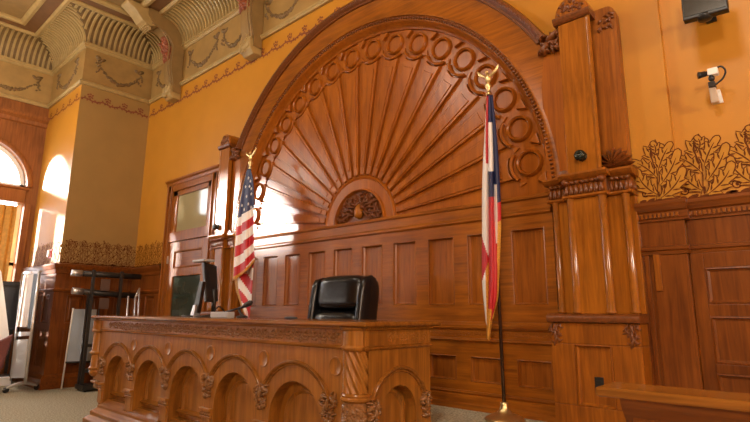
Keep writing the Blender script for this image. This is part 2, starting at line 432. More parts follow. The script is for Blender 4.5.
def motif(bm, M, a, b_, w, h, flip=1, seed=0, dense=False):
    X = lambda x: a+x*w*flip; Y = lambda y: b_+y*h
    A = lambda t: t if flip > 0 else PI-t
    rd = random.Random(seed)
    ribbon(bm, M, [(X(x), Y(y)) for x, y in ((-.10, 0), (-.02, .14), (.0, .3), (-.03, .45), (-.09, .6), (-.11, .72), (-.08, .80))], .009, .0036)
    ribbon(bm, M, [(X(x), Y(y)) for x, y in ((.04, 0), (.09, .14), (.10, .28), (.06, .45), (.0, .6), (-.02, .72))], .009, .0038)
    q = .0072 if not dense else .0065
    for i, (x, y, L, W, t, bd) in enumerate([(-.10, .60, .40, .26, 2.0, -2.9), (-.03, .64, .30, .18, 1.0, 1.4), (.05, .42, .56, .24, 1.25, -.35), (-.02, .34, .56, .22, 2.15, .5), (.08, .22, .70, .27, .85, .45),
                                (-.05, .10, .62, .25, 2.5, -.9), (.06, .04, .66, .27, .55, .75)]):
        leaf(bm, M, X(x), Y(y), L*h*.72, W*h, A(t), bd*flip, 4, q, i)
    for x0, s_ in ((-.36, 1), (.36, -1)):
        r0 = .13*w; ribbon(bm, M, [(X(x0)+s_*r0*(1-k/24)*math.cos(k*.5), Y(.12)+r0*(1-k/24)*math.sin(k*.5)) for k in range(21)], .009, .0018)
        disc(bm, M, X(x0), Y(.12), .032*w, .032*w, 0, .0020)
    for x, y, r, l, t in ((-.22, .03, .05, .13, .3), (.22, .03, .05, .14, -.3), (-.46, .025, .05, .12, .2), (.47, .025, .05, .12, .1), (-.15, .22, .03, .10, 2.1), (.20, .20, .035, .12, .8), (-.2, .45, .025, .08, 2.0), (.26, .50, .025, .1, .9), (.0, .1, .03, .10, 1.5), (.0, .02, .04, .12, 0), (.42, .30, .03, .1, 1.2), (-.42, .32, .03, .1, 1.9), (.12, .62, .02, .07, 1.3)):
        disc(bm, M, X(x), Y(y), l*w*.9, r*w*.9, A(t), .0022)
    if dense:
        for k in range(9):
            x, y = rd.uniform(-.5, .5), rd.random()**1.4
            disc(bm, M, X(x), Y(y*.9), .016, .010, rd.uniform(0, PI), .0135)
    ribbon(bm, M, [(X(-.5), Y(.004)), (X(0), Y(.006)), (X(.5), Y(.004))], .012, .0140, False)
MR = Mback(YB+.06)
for nmx, (M, spots, par, h) in enumerate(((MB, [(-.835, .22)], 'wall_back', .50), (MR, [(-.58, .30), (-.30, .28), (-.02, .28), (.26, .28)], 'wall_back_recess', .50),
                         (Mplus(XP), [(2.77, .24), (2.97, .28), (3.16, .24), (3.335, .28), (3.50, .24), (3.67, .24)], 'wall_corner', .44), (MB, [(-8.80, .26), (-8.56, .28), (-8.34, .26), (-8.12, .28), (-7.96, .2)], 'wall_back', .44), (Mback(YPR), [(-9.15, .28), (-9.38, .28), (-9.62, .28), (-9.86, .28), (-10.1, .28), (-10.35, .28)], 'wall_corner', .42))):
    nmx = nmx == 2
    bm = N()
    for i, (a, w) in enumerate(spots): motif(bm, M, a, 1.898 if h > .45 else 1.87, w, h, 1, i, h < .45)
    obj('acanthus_stencil', bm, (stencil, stencil_gold) if h > .45 else (stencil, sheen_tan if nmx else paint), bpy.data.objects[par])

# --------------------------------------------------------- window wall (left)
MW = Mplus(XL)
WIN = [1.70, -.58, -3.4, -5.2]; WRS = {1.70: .76, -.58: .72, -3.4: .85, -5.2: .85}; WS, WB, WT0, WT1 = 3.30, .95, 3.0, 3.29
bm = N(); edges = []
top = 4.86
ys = sorted(WIN)
prev = -7
for w in ys:
    WR = WRS[w]
    pbox(bm, MW, prev, w-WR, 0, top, -.35, 0); prev = w+WR
    pbox(bm, MW, w-WR, w+WR, 0, WB, -.35, 0)
    n = 24
    for k in range(n):
        t0, t1 = PI*k/n, PI*(k+1)/n
        pts = [(w+WR*math.cos(t0), WS+WR*math.sin(t0)), (w+WR*math.cos(t0), top), (w+WR*math.cos(t1), top), (w+WR*math.cos(t1), WS+WR*math.sin(t1))]
        f0 = [bm.verts.new(MW(a, b_, 0)) for a, b_ in pts]; bm.faces.new(f0)
        f1 = [bm.verts.new(MW(a, b_, -.35)) for a, b_ in pts]; bm.faces.new(f1)
        bm.faces.new((f0[0], f0[3], f1[3], f1[0]))
pbox(bm, MW, prev, YPR, 0, top, -.35, 0)
pbox(bm, MW, -7, YPR, top, 6.1, -.35, 0)
wl = struct(obj('wall_left', bm, casing), 'oak panelled window wall')
bm = N(); mould(bm, MW, -7, YPR, [(0, 4.44), (.03, 4.46), (.045, 4.52), (.09, 4.56), (.11, 4.60), (.11, 4.635), (0, 4.66)]); obj('cornice', bm, casing, wl)
bm = N()
for w in ys: WR = WRS[w]; arcm(bm, MW, w, WS, [(WR+.002, 0), (WR+.005, .03), (WR+.05, .045), (WR+.09, .03), (WR+.10, 0)], 0, PI, 30)
obj('arch_casing', bm, casing, wl, auto=True)
bm = N()
for w in ys:
    WR = WRS[w]
    for e in (-1, 1):
        pbox(bm, MW, w+e*(WR+.06)-.055, w+e*(WR+.06)+.055, 0, WT0, 0, .03)
obj('jamb_casing', bm, casing, wl, bevel=.006)
for i, w in enumerate(WIN):
    WR = WRS[w]; bm = N()
    arcm(bm, MW, w, WS, [(WR, -.20), (WR, -.12), (WR-.07, -.12), (WR-.07, -.20)], 0, PI, 28)
    pbox(bm, MW, w-WR, w+WR, WS-.03, WS+.05, -.20, -.12)
    for e in (-1, 1): pbox(bm, MW, w+e*(WR-.035)-.035, w+e*(WR-.035)+.035, WB, WT0, -.20, -.12)
    pbox(bm, MW, w-.015, w+.015, WB, WT0, -.20, -.15); pbox(bm, MW, w-WR, w+WR, WB, WB+.07, -.20, -.12); pbox(bm, MW, w-WR, w+WR, 1.9, 1.96, -.20, -.12)
    wo = struct(obj('window_%d' % (i+1), bm, white_pl if i == 0 else casing), 'arched window in the oak window wall')
    bm = N(); pbox(bm, MW, w-WR, w+WR, WT0, WT1-.03, -.24, .04); mould(bm, MW, w-WR-.04, w+WR+.04, [(.04, WT1-.06), (.07, WT1-.04), (.07, WT1-.01), (.0, WT1)]); obj('transom', bm, casing, wo, bevel=.006)
    bm = N(); pts = [(w+WR*.95*math.cos(PI*k/20), WS+.04+WR*.93*math.sin(PI*k/20)) for k in range(21)]; prism(bm, MW, pts, -.165, -.16)
    pbox(bm, MW, w-WR+.05, w+WR-.05, WB+.05, WT0, -.165, -.16); obj('glass_pane', bm, glass, wo)
    if i == 1:
        bm = N(); pbox(bm, MW, w-WR+.005, w+WR-.005, WB, WT0, -.098, -.096); obj('drawn_blind', bm, blind_m, wo)
    if i > 1:
        bm = N(); prism(bm, MW, [(w-WR+.005, WB), (w+WR-.005, WB), (w+WR-.005, WS)]+[(w+(WR-.005)*math.cos(PI*k/20), WS+(WR-.005)*math.sin(PI*k/20)) for k in range(1, 20)]+[(w-WR+.005, WS)], -.098, -.096)
        obj('drawn_blind', bm, blind_m, wo)
# curtain at the first window
def curtain(y0, y1, z0, z1, label):
    bm = N(); n = 40; rows = []
    for z in (z0, (z0+z1)/2, z1):
        rows.append([bm.verts.new((XL+.05+.028*math.sin(k*.95)+.01*math.sin(k*2.3+z), y0+(y1-y0)*k/n, z)) for k in range(n+1)])
    for r0, r1 in zip(rows, rows[1:]):
        for k in range(n): bm.faces.new((r0[k], r0[k+1], r1[k+1], r1[k]))
    o = obj('curtain', bm, curtain_m, None, True); sm = o.modifiers.new('thick', 'SOLIDIFY'); sm.thickness = .006
    return tag(o, label, 'curtain', 'gold curtains')
curtain(1.62, 2.36, .3, 2.93, 'gold pleated curtain hanging below the transom of the arched window')

# ------------------------------------------------- wainscots left of the door
def wainscot(name, M, a0, a1, cells, label, top=1.856, par=None):
    bm = N(); hs = [(x0, x1, .30, 1.36) for x0, x1 in cells]
    frame_with_holes(bm, M, a0, a1, 0, top-.02, [(x0, x1, .95, 1.38) for x0, x1 in cells], .004, .035)
    o = struct(obj(name, bm, wains), label)
    for x0, x1 in cells:
        panel('panel', o, M, x0, x1, .95, 1.38, .035, .012, wains, .022, .03)
        panel('lower_panel', o, M, x0, x1, .30, .86, .037, .020, wains, .03)
    return o
t = wainscot('trim_9', Mplus(XP), YPR-.028, YB, [(2.80, 3.06), (3.16, 3.42), (3.5, 3.72)], 'dark oak wainscot on the side of the corner pier')
t2 = wainscot('trim_10', Mback(YPR), XL+.05, XP+.0335, [(-10.45, -10.05), (-9.9, -9.5), (-9.4, -9.06)], 'dark oak wainscot on the front of the corner pier')
t3 = wainscot('trim_11', MB, XP+.03, -7.86, [(-8.80, -8.48), (-8.36, -8.04)], 'dark oak wainscot between corner pier and door')
def pw_sweep(bm, prof):
    rows = [[bm.verts.new((x, y, z)) for x, y in ((XL+.02, YPR-D), (XP+D, YPR-D), (XP+D, YB-D), (-7.86, YB-D))] for D, z in prof]
    for r0, r1 in zip(rows, rows[1:]):
        for s in range(3): bm.faces.new((r0[s], r0[s+1], r1[s+1], r1[s]))
bm = N(); pw_sweep(bm, [(.03, 1.70), (.05, 1.71), (.055, 1.76), (.075, 1.80), (.085, 1.83), (.085, 1.855), (0, 1.862)]); struct(obj('trim_12', bm, wains_h), 'wainscot cap moulding')
bm = N(); pw_sweep(bm, [(.034, 1.42), (.055, 1.43), (.06, 1.46), (.034, 1.48)]); struct(obj('trim_13', bm, wains_h), 'wainscot middle moulding')
bm = N(); pw_sweep(bm, [(.075, 0), (.075, .15), (.06, .17), (.05, .2), (.034, .21)]); struct(obj('baseboard_left', bm, wains_h), 'dark oak baseboard')

# ----------------------------------------------------------------- the door
bm = N(); D0, D1 = -7.85, -6.36
for a0, a1 in ((D0, D0+.16), (D1-.16, D1)):
    pbox(bm, MB, a0, a1, DAIS, 3.10, .002, .05); pbox(bm, MB, a0+.02, a0+.05, DAIS, 3.10, .05, .075); pbox(bm, MB, a1-.04, a1-.015, DAIS, 3.10, .05, .065)
pbox(bm, MB, D0, D1, 3.0, 3.12, .002, .05); mould(bm, MB, D0-.03, D1+.03, [(0, 3.09), (.06, 3.10), (.07, 3.14), (.095, 3.165), (.095, 3.19), (0, 3.2)])
pbox(bm, MB, D0+.16, D1-.16, 2.19, 2.34, .002, .06)
for a0, a1, b0, b1 in ((D0+.16, D0+.30, 2.34, 3.0), (D1-.30, D1-.16, 2.34, 3.0), (D0+.16, D1-.16, 2.92, 3.0)): pbox(bm, MB, a0, a1, b0, b1, .002, .03)
dr = struct(obj('door_1', bm, oak_v, None, False, .005), 'oak door with glazed transom left of the arched backdrop')
bm = N(); pbox(bm, MB, D0+.29, D1-.29, 2.33, 2.93, .004, .012); obj('transom_glass', bm, door_glass, dr)
bm = N(); A0, A1 = D0+.165, D1-.165
pbox(bm, MB, A0, A0+.17, DAIS, 2.185, .003, .035); pbox(bm, MB, A1-.17, A1, DAIS, 2.185, .003, .035)
for z0, z1 in ((2.04, 2.185), (1.66, 1.78), (DAIS, .85)): pbox(bm, MB, A0+.17, A1-.17, z0, z1, .003, .035)
dl = obj('door_leaf', bm, oak_v, dr, bevel=.004)
panel('panel', dl, MB, A0+.17, A1-.17, 1.78, 2.04, .034, .015, oak_h, .025)
bm = N(); pbox(bm, MB, A0+.17, A1-.17, .85, 1.66, .004, .012); obj('leaf_glass', bm, door_glass_dark, dl)
bm = N(); pbox(bm, MB, A0-.012, A0+.012, 1.86, 1.98, .036, .052); obj('hinge', bm, silver, dl)

# --------------------------------------------------- arched sunburst backdrop
bd = thing('backdrop', 'huge arched oak wall backdrop carved with a sunburst above two rows of panels', 'wall panelling', (FX, YB-.03, DAIS))
bm = N()     # ground of the fan
for r0, r1 in ((.02, 2.14),):
    arcm(bm, MB, FX, FZ, [(r0, .004), (r1, .004)], 0, PI, 64)
pbox(bm, MB, FX-2.14, FX+2.14, 1.9, FZ, .001, .004)
obj('fan_ground', bm, oak_fan, bd)
RA0, DA, RR = .1513, .1664, 1.906
for k in range(18):
    t = RA0+DA*k; h = .0535; rx, rz = FX+RR*math.cos(t), FZ+RR*math.sin(t)
    pts = [(FX+.515*math.cos(t+s*h), FZ+.515*math.sin(t+s*h)) for s in (-1, 0, 1)]
    ea = []
    for j in range(9):
        ph = -.60+1.2*j/8   # end follows the ring
        ea.append((rx-.182*math.cos(t+ph), rz-.182*math.sin(t+ph)))
    # clip the end to the sides
    def side(s): return (FX+1.755*math.cos(t+s*h), FZ+1.755*math.sin(t+s*h))
    ea = [p for p in ea if abs(((math.atan2(p[1]-FZ, p[0]-FX)-t+PI) % (2*PI))-PI) < h*.97]
    ea.sort(key=lambda p: math.atan2(p[1]-FZ, p[0]-FX))
    out = [side(1)]+ea[::-1]+[side(-1)]
    bm = N(); prism(bm, MB, pts+out, .0, .036)
    ry = obj('ray', bm, oak_fan, bd, bevel=.006)
    bm = N(); h2 = h*.66    # raised inner field of the ray
    prism(bm, MB, [(FX+.60*math.cos(t-h2), FZ+.60*math.sin(t-h2)), (FX+1.66*math.cos(t-h2), FZ+1.66*math.sin(t-h2)), (FX+1.655*math.cos(t), FZ+1.655*math.sin(t)), (FX+1.66*math.cos(t+h2), FZ+1.66*math.sin(t+h2)), (FX+.60*math.cos(t+h2), FZ+.60*math.sin(t+h2))], .03, .044)
    obj('ray_field', bm, oak_fan, ry, bevel=.004)
    bm = N(); arcm(bm, MB, rx, rz, [(.086, .004), (.087, .030), (.098, .042), (.109, .030), (.114, .004)], 0, 2*PI, 32, True)
    rg = obj('ring', bm, oak_fan, bd, auto=True)
    bm = N(); arcm(bm, MB, rx, rz, [(.0005, .010), (.075, .010), (.087, .004)], 0, 2*PI, 24, True); obj('ring_boss', bm, oak_fan, rg)
    bm = N(); arcm(bm, MB, rx, rz, [(.143, .004), (.144, .036), (.157, .046), (.169, .036), (.170, .004)], t+PI-.80, t+PI+.80, 18); obj('crescent', bm, oak_fan, rg, auto=True)
for k in range(19):
    t = RA0+DA*(k-.5)
    bm = N(); q = lambda r, d: (FX+r*math.cos(t+d), FZ+r*math.sin(t+d))
    prism(bm, MB, [q(1.955, 0), q(2.035, .026), q(2.035, -.026)], .003, .044); prism(bm, MB, [q(1.86, 0), q(1.80, .014), q(1.80, -.014)], .003, .02)
    obj('spandrel_leaf', bm, oak_fan, bd, bevel=.006)
# hub
bm = N(); arcm(bm, MB, FX, FZ, [(.505, .0), (.50, .03), (.485, .045), (.470, .035), (.465, .03), (.37, .03), (.365, .045), (.35, .048), (.340, .03), (.335, .005)], 0, PI, 48)
hub = obj('hub', bm, oak_fan, bd, auto=True)
bm = N()
for k in range(38):
    t = PI*(k+.5)/38; blob(bm, MB, FX+.515*math.cos(t), FZ+.515*math.sin(t), .004, .036, .036, .022, t, 5, 4)
obj('scallop_edge', bm, oak_fan, hub, True)
bm = N(); arcm(bm, MB, FX, FZ, [(.001, .008), (.337, .008)], 0, PI, 24); rd = random.Random(5)
for k in range(120):
    t = rd.uniform(.1, PI-.1); r = .33*math.sqrt(rd.uniform(.12, .9))
    blob(bm, MB, FX+r*math.cos(t), FZ+.01+r*math.sin(t), .008, rd.uniform(.045, .085), rd.uniform(.014, .024), rd.uniform(.018, .048), t+rd.uniform(-1.3, 1.3))
for e in (-1, 1):
    for k in range(5):
        t = PI/2+e*(.35+.24*k); blob(bm, MB, FX+.22*math.cos(t), FZ+.22*math.sin(t), .01, .13, .028, .045, t+.8*e)
obj('carved_foliage', bm, oak_carved, hub, True)
bm = N(); blob(bm, MB, FX, FZ+.125, .02, .17, .105, .055, PI/2, 10, 8); obj('cabochon', bm, oak_pil, hub, True)
# rim
YR = .0
bm = N(); arcm(bm, MB, FX, FZ, [(2.045, .0), (2.05, .03), (2.075, .05), (2.085, .10), (2.105, .125)], .045, PI-.045, 72)
obj('rim_reveal', bm, oak_fan, bd, auto=True)
bm = N(); nb = 190
for k in range(nb):
    t = .05+(PI-.1)*k/(nb-1)
    blob(bm, MB, FX+2.125*math.cos(t), FZ+2.125*math.sin(t), .120, .036, .024, .030, t, 4, 4)
obj('bead_moulding', bm, oak_carved, bd, True)
bm = N(); arcm(bm, MB, FX, FZ, [(2.10, .0), (2.105, .122), (2.145, .122), (2.15, .14), (2.165, .14), (2.18, .13), (2.40, .13), (2.40, .0)], .045, PI-.045, 72)
obj('archivolt', bm, oak_h, bd, auto=True)
bm = N(); tl = .53; arcm(bm, MB, FX, FZ, [(2.385, .125), (2.39, .15), (2.41, .15), (2.42, .175), (2.445, .19), (2.465, .185), (2.475, .165), (2.475, .0), (2.385, .0)], tl, PI-tl, 72)
obj('arch_moulding', bm, oak_carved, bd, auto=True)
bm = N()
for k in range(170):
    t = tl+.01+(PI-2*tl-.02)*k/169; blob(bm, MB, FX+2.44*math.cos(t), FZ+2.44*math.sin(t), .182, .030, .022, .016, t+.5, 4, 3)
obj('rope_moulding', bm, oak_carved, bd, True)
# rail under the fan
bm = N(); mould(bm, MB, FX-2.05, FX+2.05, [(0, 2.072), (.044, 2.070), (.056, 2.055), (.052, 2.04), (.038, 2.032), (.038, 1.955), (.045, 1.95), (.056, 1.935), (.056, 1.92), (.037, 1.905), (0, 1.90)])
obj('fan_rail', bm, oak_h, bd)
P0 = [(-1.915-.4117*k, -1.915-.4117*k+.277) for k in range(10)][::-1]
bm = N(); frame_with_holes(bm, MB, FX-2.055, FX+2.055, 1.05, 1.91, [(a, b_, 1.213, 1.806) for a, b_ in P0], .001, .036); obj('panel_frame', bm, oak_h, bd)
for a, b_ in P0: panel('panel', bd, MB, a, b_, 1.213, 1.806, .036, .003, oak_panel, .02)
bm = N(); mould(bm, MB, FX-2.055, FX+2.055, [(0, 1.085), (.042, 1.08), (.046, 1.06), (.06, 1.052), (.06, 1.03), (.05, 1.018), (.038, 1.012), (.038, .95), (.052, .945), (.056, .93), (.038, .915), (0, .905)]); obj('dado_rail', bm, oak_h, bd)
bm = N(); carved_strip(bm, MB, FX-2.1, FX+2.1, .952, 1.010, .036, .008, .085, 4); obj('carved_frieze', bm, oak_h, bd, True)
bm = N(); frame_with_holes(bm, MB, FX-2.055, FX+2.055, DAIS, .92, [(a, b_, .60, .803) for a, b_ in P0], .001, .034); obj('lower_frame', bm, oak_h, bd)
for a, b_ in P0: panel('lower_panel', bd, MB, a, b_, .60, .803, .034, .004, oak_panel, .018)
bm = N(); mould(bm, MB, FX-2.055, FX+2.055, [(.0, .535), (.040, .53), (.045, .515), (.035, .50), (.05, .49), (.055, .44), (.07, .43), (.07, DAIS), (0, DAIS)]); obj('skirting', bm, oak_h, bd)

# ------------------------------------------------------------------ pilasters
def make_pilaster(cx, s, label):
    """s=+1: outer side to the right"""
    def M(a, b_, c): return Vector((cx+s*a, YB-.009-c, b_))
    r = thing('pilaster', label, 'pilaster', (cx, YB-.1, DAIS), 'carved oak pilasters of the backdrop')
    # pedestal
    bm = N(); frame_with_holes(bm, M, -.315, .275, DAIS, 1.088, [(-.152, .093, DAIS+.16, .948)], .002, .19); ped = obj('pedestal', bm, oak_v, r, bevel=.005)
    panel('panel', ped, M, -.152, .093, DAIS+.16, .948, .19, .165, oak_v, .022)
    for x in (-.275, .225):
        bm = N(); rd = random.Random(3)
        for k in range(26):
            u, v = rd.uniform(-1, 1), rd.uniform(-1, 1)
            blob(bm, M, x+u*.040, 1.015+v*.062, .188, .055, .011, .012, rd.uniform(.2, 2.9))
        for k in range(3): blob(bm, M, x, .97+.045*k, .188, .09, .018, .02, PI/2+.3*(k-1))
        obj('corner_carving', bm, oak_carved, ped, True)
    # torus base
    bm = N(); mould(bm, M, -.325, .285, [(.004, 1.09), (.20, 1.09), (.215, 1.095), (.222, 1.11), (.222, 1.125), (.212, 1.14), (.195, 1.15), (.004, 1.152)]); obj('base_moulding', bm, oak_carved, r, auto=True)
    # lower shaft with corner beads
    bm = N(); pbox(bm, M, -.11, .105, 1.15, 1.965, .004, .19); pbox(bm, M, -.25, .245, 1.15, 1.965, .004, .125); pbox(bm, M, -.29, .285, 1.15, 1.965, .004, .06)
    sh = obj('lower_shaft', bm, oak_pil, r, bevel=.003)
    for x, c in ((-.112, .180), (.107, .180), (-.245, .118), (.240, .118)):
        bm = N(); p = M(x, 1.152, c); lathe(bm, p, [(.026, 0), (.033, .004), (.033, .014), (.0255, .024), (.0255, .79), (.032, .80), (.032, .81)], 16); obj('corner_bead', bm, oak_bead, sh, True)
    # capital
    bm = N()
    for a0, a1, c in ((-.14, .135, .205), (-.285, .275, .14)):
        pbox(bm, M, a0, a1, 1.965, 2.09, .004, c)
        mould(bm, M, a0-.015, a1+.015, [(.004, 1.952), (c+.005, 1.952), (c+.018, 1.96), (c+.018, 1.972), (c, 1.98), (.004, 1.98)])
        mould(bm, M, a0-.03, a1+.03, [(.004, 2.085), (c+.01, 2.085), (c+.03, 2.10), (c+.045, 2.115), (c+.045, 2.13), (.004, 2.135)])
    cap = obj('capital', bm, oak_v, r)
    bm = N(); rd = random.Random(9)
    for a0, a1, c in ((-.14, .135, .205), (-.285, -.15, .14), (.145, .275, .14)):
        n = max(2, round((a1-a0)/.034))
        for k in range(n):
            x = a0+(a1-a0)*(k+.5)/n
            blob(bm, M, x, 2.015, c-.004, .09, .03, .028, PI/2+rd.uniform(-.15, .15)); blob(bm, M, x+.012, 2.062, c, .04, .03, .036, rd.uniform(-.3, .3), 5, 4)
            blob(bm, M, x-.01, 1.995, c, .05, .016, .02, PI/2+rd.uniform(-.5, .5))
    Ms = lambda a, b_, c: M(.275+c, b_, .02+a)
    for k in range(4): blob(bm, Ms, .02+.03*k, 2.02, 0, .09, .03, .02, PI/2)
    for e, a_ in ((1, .135), (-1, -.14)):
        blob(bm, M, a_-.012*e, 2.068, .20, .06, .05, .05, .5*e, 6, 5)
    obj('acanthus_carving', bm, oak_carved, cap, True)
    # upper shaft
    bm = N(); pbox(bm, M, -.115, .10, 2.136, 3.316, .133, .19); us = obj('upper_shaft', bm, oak_pil, r, bevel=.003)
    p = M(.103, 2.14, .178); bm = N(); lathe(bm, p, [(.020, 0), (.018, .02), (.018, 1.165), (.020, 1.175)], 14); obj('corner_bead', bm, oak_bead, us, True)
    bm = N()
    pts = [(.095, 2.13), (.272, 2.13)]+[(.272-.06*(1-math.cos(t)), 3.30+.09*math.sin(t)) for t in [PI/2*k/6 for k in range(7)]]+[(.095, 3.39)]
    prism(bm, M, pts, .004, .09); wg = obj('wing', bm, oak_v, r)
    bm = N()
    rd = random.Random(4)
    for k in range(15): blob(bm, M, .19+rd.uniform(-.05, .06), 3.27+rd.uniform(-.06, .08), .088, .055, .02, .02, rd.uniform(0, PI))
    obj('wing_carving', bm, oak_carved, wg, True)
    bm = N()
    for k in range(9): t = PI*(k+.5)/9; blob(bm, M, .185+.055*math.cos(t), 2.15+.075*math.sin(t), .088, .16, .034, .085, t, 6, 4)
    obj('scalloped_foot', bm, oak_carved, wg)
    bm = N(); foliage(bm, M, -.20, 3.225, .20, .17, .135, .06, 34, 8, .3, .5); blob(bm, M, -.17, 3.27, .14, .16, .05, .06, .6); blob(bm, M, -.24, 3.2, .14, .13, .05, .05, .9); obj('arch_stop_carving', bm, oak_carved, r, True)
    bm = N()
    arcm(bm, M, -.165, 2.135, [(.05, .125), (.05, .15), (.001, .16)], 0, PI, 12); obj('bead_stop', bm, oak_carved, r)
    bm = N(); prism(bm, M, [(-.115, 2.14), (-.115, 3.20), (-.20, 3.23), (-.26, 3.20), (-.30, 2.9), (-.30, 2.14)], .004, .122); obj('spandrel_board', bm, oak_fan, r)
    # crown
    bm = N(); mould(bm, M, -.145, .13, [(.004, 3.318), (.20, 3.318), (.215, 3.33), (.225, 3.35), (.225, 3.365), (.004, 3.372)]); cr = obj('crown_moulding', bm, oak_carved, r)
    bm = N(); ar = [(-.008+.125*math.cos(t), 3.37+.15*math.sin(t)) for t in [PI*k/16 for k in range(17)]]; prism(bm, M, ar, .004, .20)
    dm = obj('crown_dome', bm, oak_v, cr, bevel=.01)
    bm = N(); rd = random.Random(6)
    for k in range(34):
        t = rd.uniform(.15, PI-.15); q = math.sqrt(rd.uniform(.05, .8))
        blob(bm, M, -.008+.115*q*math.cos(t), 3.375+.14*q*math.sin(t), .198, .04, .018, .014, rd.uniform(0, PI))
    obj('dome_carving', bm, oak_carved, dm, True)
    return r
make_pilaster(-1.250, 1, 'oak pilaster with leafy capital right of the sunburst, by the white-red flag')
make_pilaster(2*FX+1.250, -1, 'sunlit oak pilaster with leafy capital left of the sunburst, next to the door')
def ball_sconce(u, v, label):
    p = atY(u, v, YB-.19-.03)
    bm = N(); c = Vector((p.x, YB-.192, p.z)); lathe(bm, c, [(.034, 0), (.036, -.008), (.022, -.014), (.02, -.02), (.033, -.032), (.040, -.05), (.036, -.068), (.022, -.078), (.014, -.076), (.012, -.07)], 20, 'y')
    o = obj('wall_sensor', bm, plain('bronze_'+str(u), (.022, .026, .018, 1), .25, .5), None, True); tag(o, label, 'sensor', 'round dark wall sensors')
ball_sconce(581, 156, 'small round dark bronze knob on the right pilaster above its capital')
ball_sconce(216.5, 227, 'small round dark bronze knob on the left sunlit pilaster above its capital')

# -------------------------------------------- wainscot right of the pilaster
def rw(M, a0, a1, panels, name, label, strip=None):
    bm = N(); pbox(bm, M, a0, a1, DAIS, 1.895, .002, .03)
    o = struct(obj(name, bm, wains), label)
    bm = N(); mould(bm, M, a0, a1+.03, [(0, 1.755), (.045, 1.757), (.045, 1.77), (.05, 1.775), (.05, 1.815), (.065, 1.825), (.075, 1.85), (.085, 1.865), (.085, 1.885), (0, 1.90)]); cp = obj('cap_moulding', bm, wains_h, o)
    bm = N(); n = int((a1-a0)/.026)
    for k in range(n): pbox(bm, M, a0+.026*k+.004, a0+.026*k+.018, 1.78, 1.806, .048, .062)
    obj('dentils', bm, oak_h, cp)
    bm = N(); mould(bm, M, a0, a1+.015, [(0, 1.535), (.05, 1.535), (.055, 1.55), (.045, 1.558), (.055, 1.565), (.055, 1.585), (.03, 1.592)]); obj('frieze_moulding', bm, wains_h, o)
    bm = N(); mould(bm, M, a0, a1, [(0, DAIS), (.06, DAIS), (.06, DAIS+.12), (.03, DAIS+.15)]); obj('skirting', bm, wains_h, o)
    return o
w1 = rw(MB, -.975, -.70, [], 'trim_14', 'dark oak wainscot beside the right pilaster')
bm = N(); pbox(bm, MB, -.952, -.925, DAIS+.15, 1.535, .03, .042); pbox(bm, MB, -.905, -.70, DAIS+.15, 1.535, .03, .04); obj('stile', bm, wains, w1, bevel=.003)
bm = N(); p0, p1 = atY(653, 258, YB-.05), atY(663.5, 303, YB-.05); pbox(bm, MB, p0.x, p1.x+.004, 1.30, 1.535, .04, .052); obj('slat', bm, oak_v, w1, bevel=.002)
w2 = rw(MR, -.70, 3.9, [], 'trim_15', 'dark oak panelled wainscot at the right edge')
bm = N()
cols = [(-.625+.62*k, -.625+.62*k+.52) for k in range(7)]
for a0, a1 in cols:
    pbox(bm, MR, a1, a1+.10, DAIS+.1, 1.535, .03, .05)
pbox(bm, MR, -.70, -.625, DAIS+.1, 1.535, .03, .05)
for z0, z1 in ((1.44, 1.535), (1.14, 1.215), (.80, .855), (DAIS+.1, .62)): pbox(bm, MR, -.625, 3.8, z0, z1, .03, .05)
obj('framing', bm, wains, w2, bevel=.003)
for a0, a1 in cols[:3]:
    for z0, z1 in ((1.215, 1.44), (.855, 1.14), (.62, .80)): panel('panel', w2, MR, a0, a1, z0, z1, .05, .033, wains, .025)

# --------------------------------------------------------------- judge's bench
BY = 2.284
jb = thing('judge_bench', 'carved oak judge bench with round arches along its front', 'bench', (-4.1, 2.6, 0))
def Mf(a, b_, c): return Vector((a, BY-c, b_))
def Me(a, b_, c): return Vector((-2.127+c, a, b_))
def arch_wall(M, a0, a1, centers, zc, rin, ztop, zbot, depth):
    """front skin with round-headed openings and their reveals"""
    bm = N(); x = a0; n = 22
    def q(*p): bm.faces.new([bm.verts.new(M(*t)) for t in p])
    for c in centers:
        q((x, zbot, 0), (c-rin, zbot, 0), (c-rin, ztop, 0), (x, ztop, 0)); x = c+rin
        for k in range(n):
            t0, t1 = PI-PI*k/n, PI-PI*(k+1)/n
            A, B = (c+rin*math.cos(t0), zc+rin*math.sin(t0)), (c+rin*math.cos(t1), zc+rin*math.sin(t1))
            q((A[0], A[1], 0), (B[0], B[1], 0), (B[0], ztop, 0), (A[0], ztop, 0)); q((A[0], A[1], 0), (A[0], A[1], -depth), (B[0], B[1], -depth), (B[0], B[1], 0))
        for e in (-1, 1): q((c+e*rin, zbot, 0), (c+e*rin, zbot, -depth), (c+e*rin, zc, -depth), (c+e*rin, zc, 0))
    q((x, zbot, 0), (a1, zbot, 0), (a1, ztop, 0), (x, ztop, 0))
    bmesh.ops.remove_doubles(bm, verts=bm.verts, dist=1e-5)
    return bm
CS = [-2.755-.703*k for k in range(5)][::-1]
ZCB, RIN, ROUT = .432, .268, .400
BL, BR = -6.05, -2.19
obj('front_wall', arch_wall(Mf, -5.95, BR, CS, ZCB, RIN, .945, .205, .10), bench_v, jb)
EC, ZCE, RIE, ROE = 2.60, .532, .172, .287
obj('end_wall', arch_wall(Me, 2.318, 2.93, [EC], ZCE, RIE, .945, .205, .09), bench_v, jb)
def clip_arc(r, half): return math.acos(min(1, half/r))
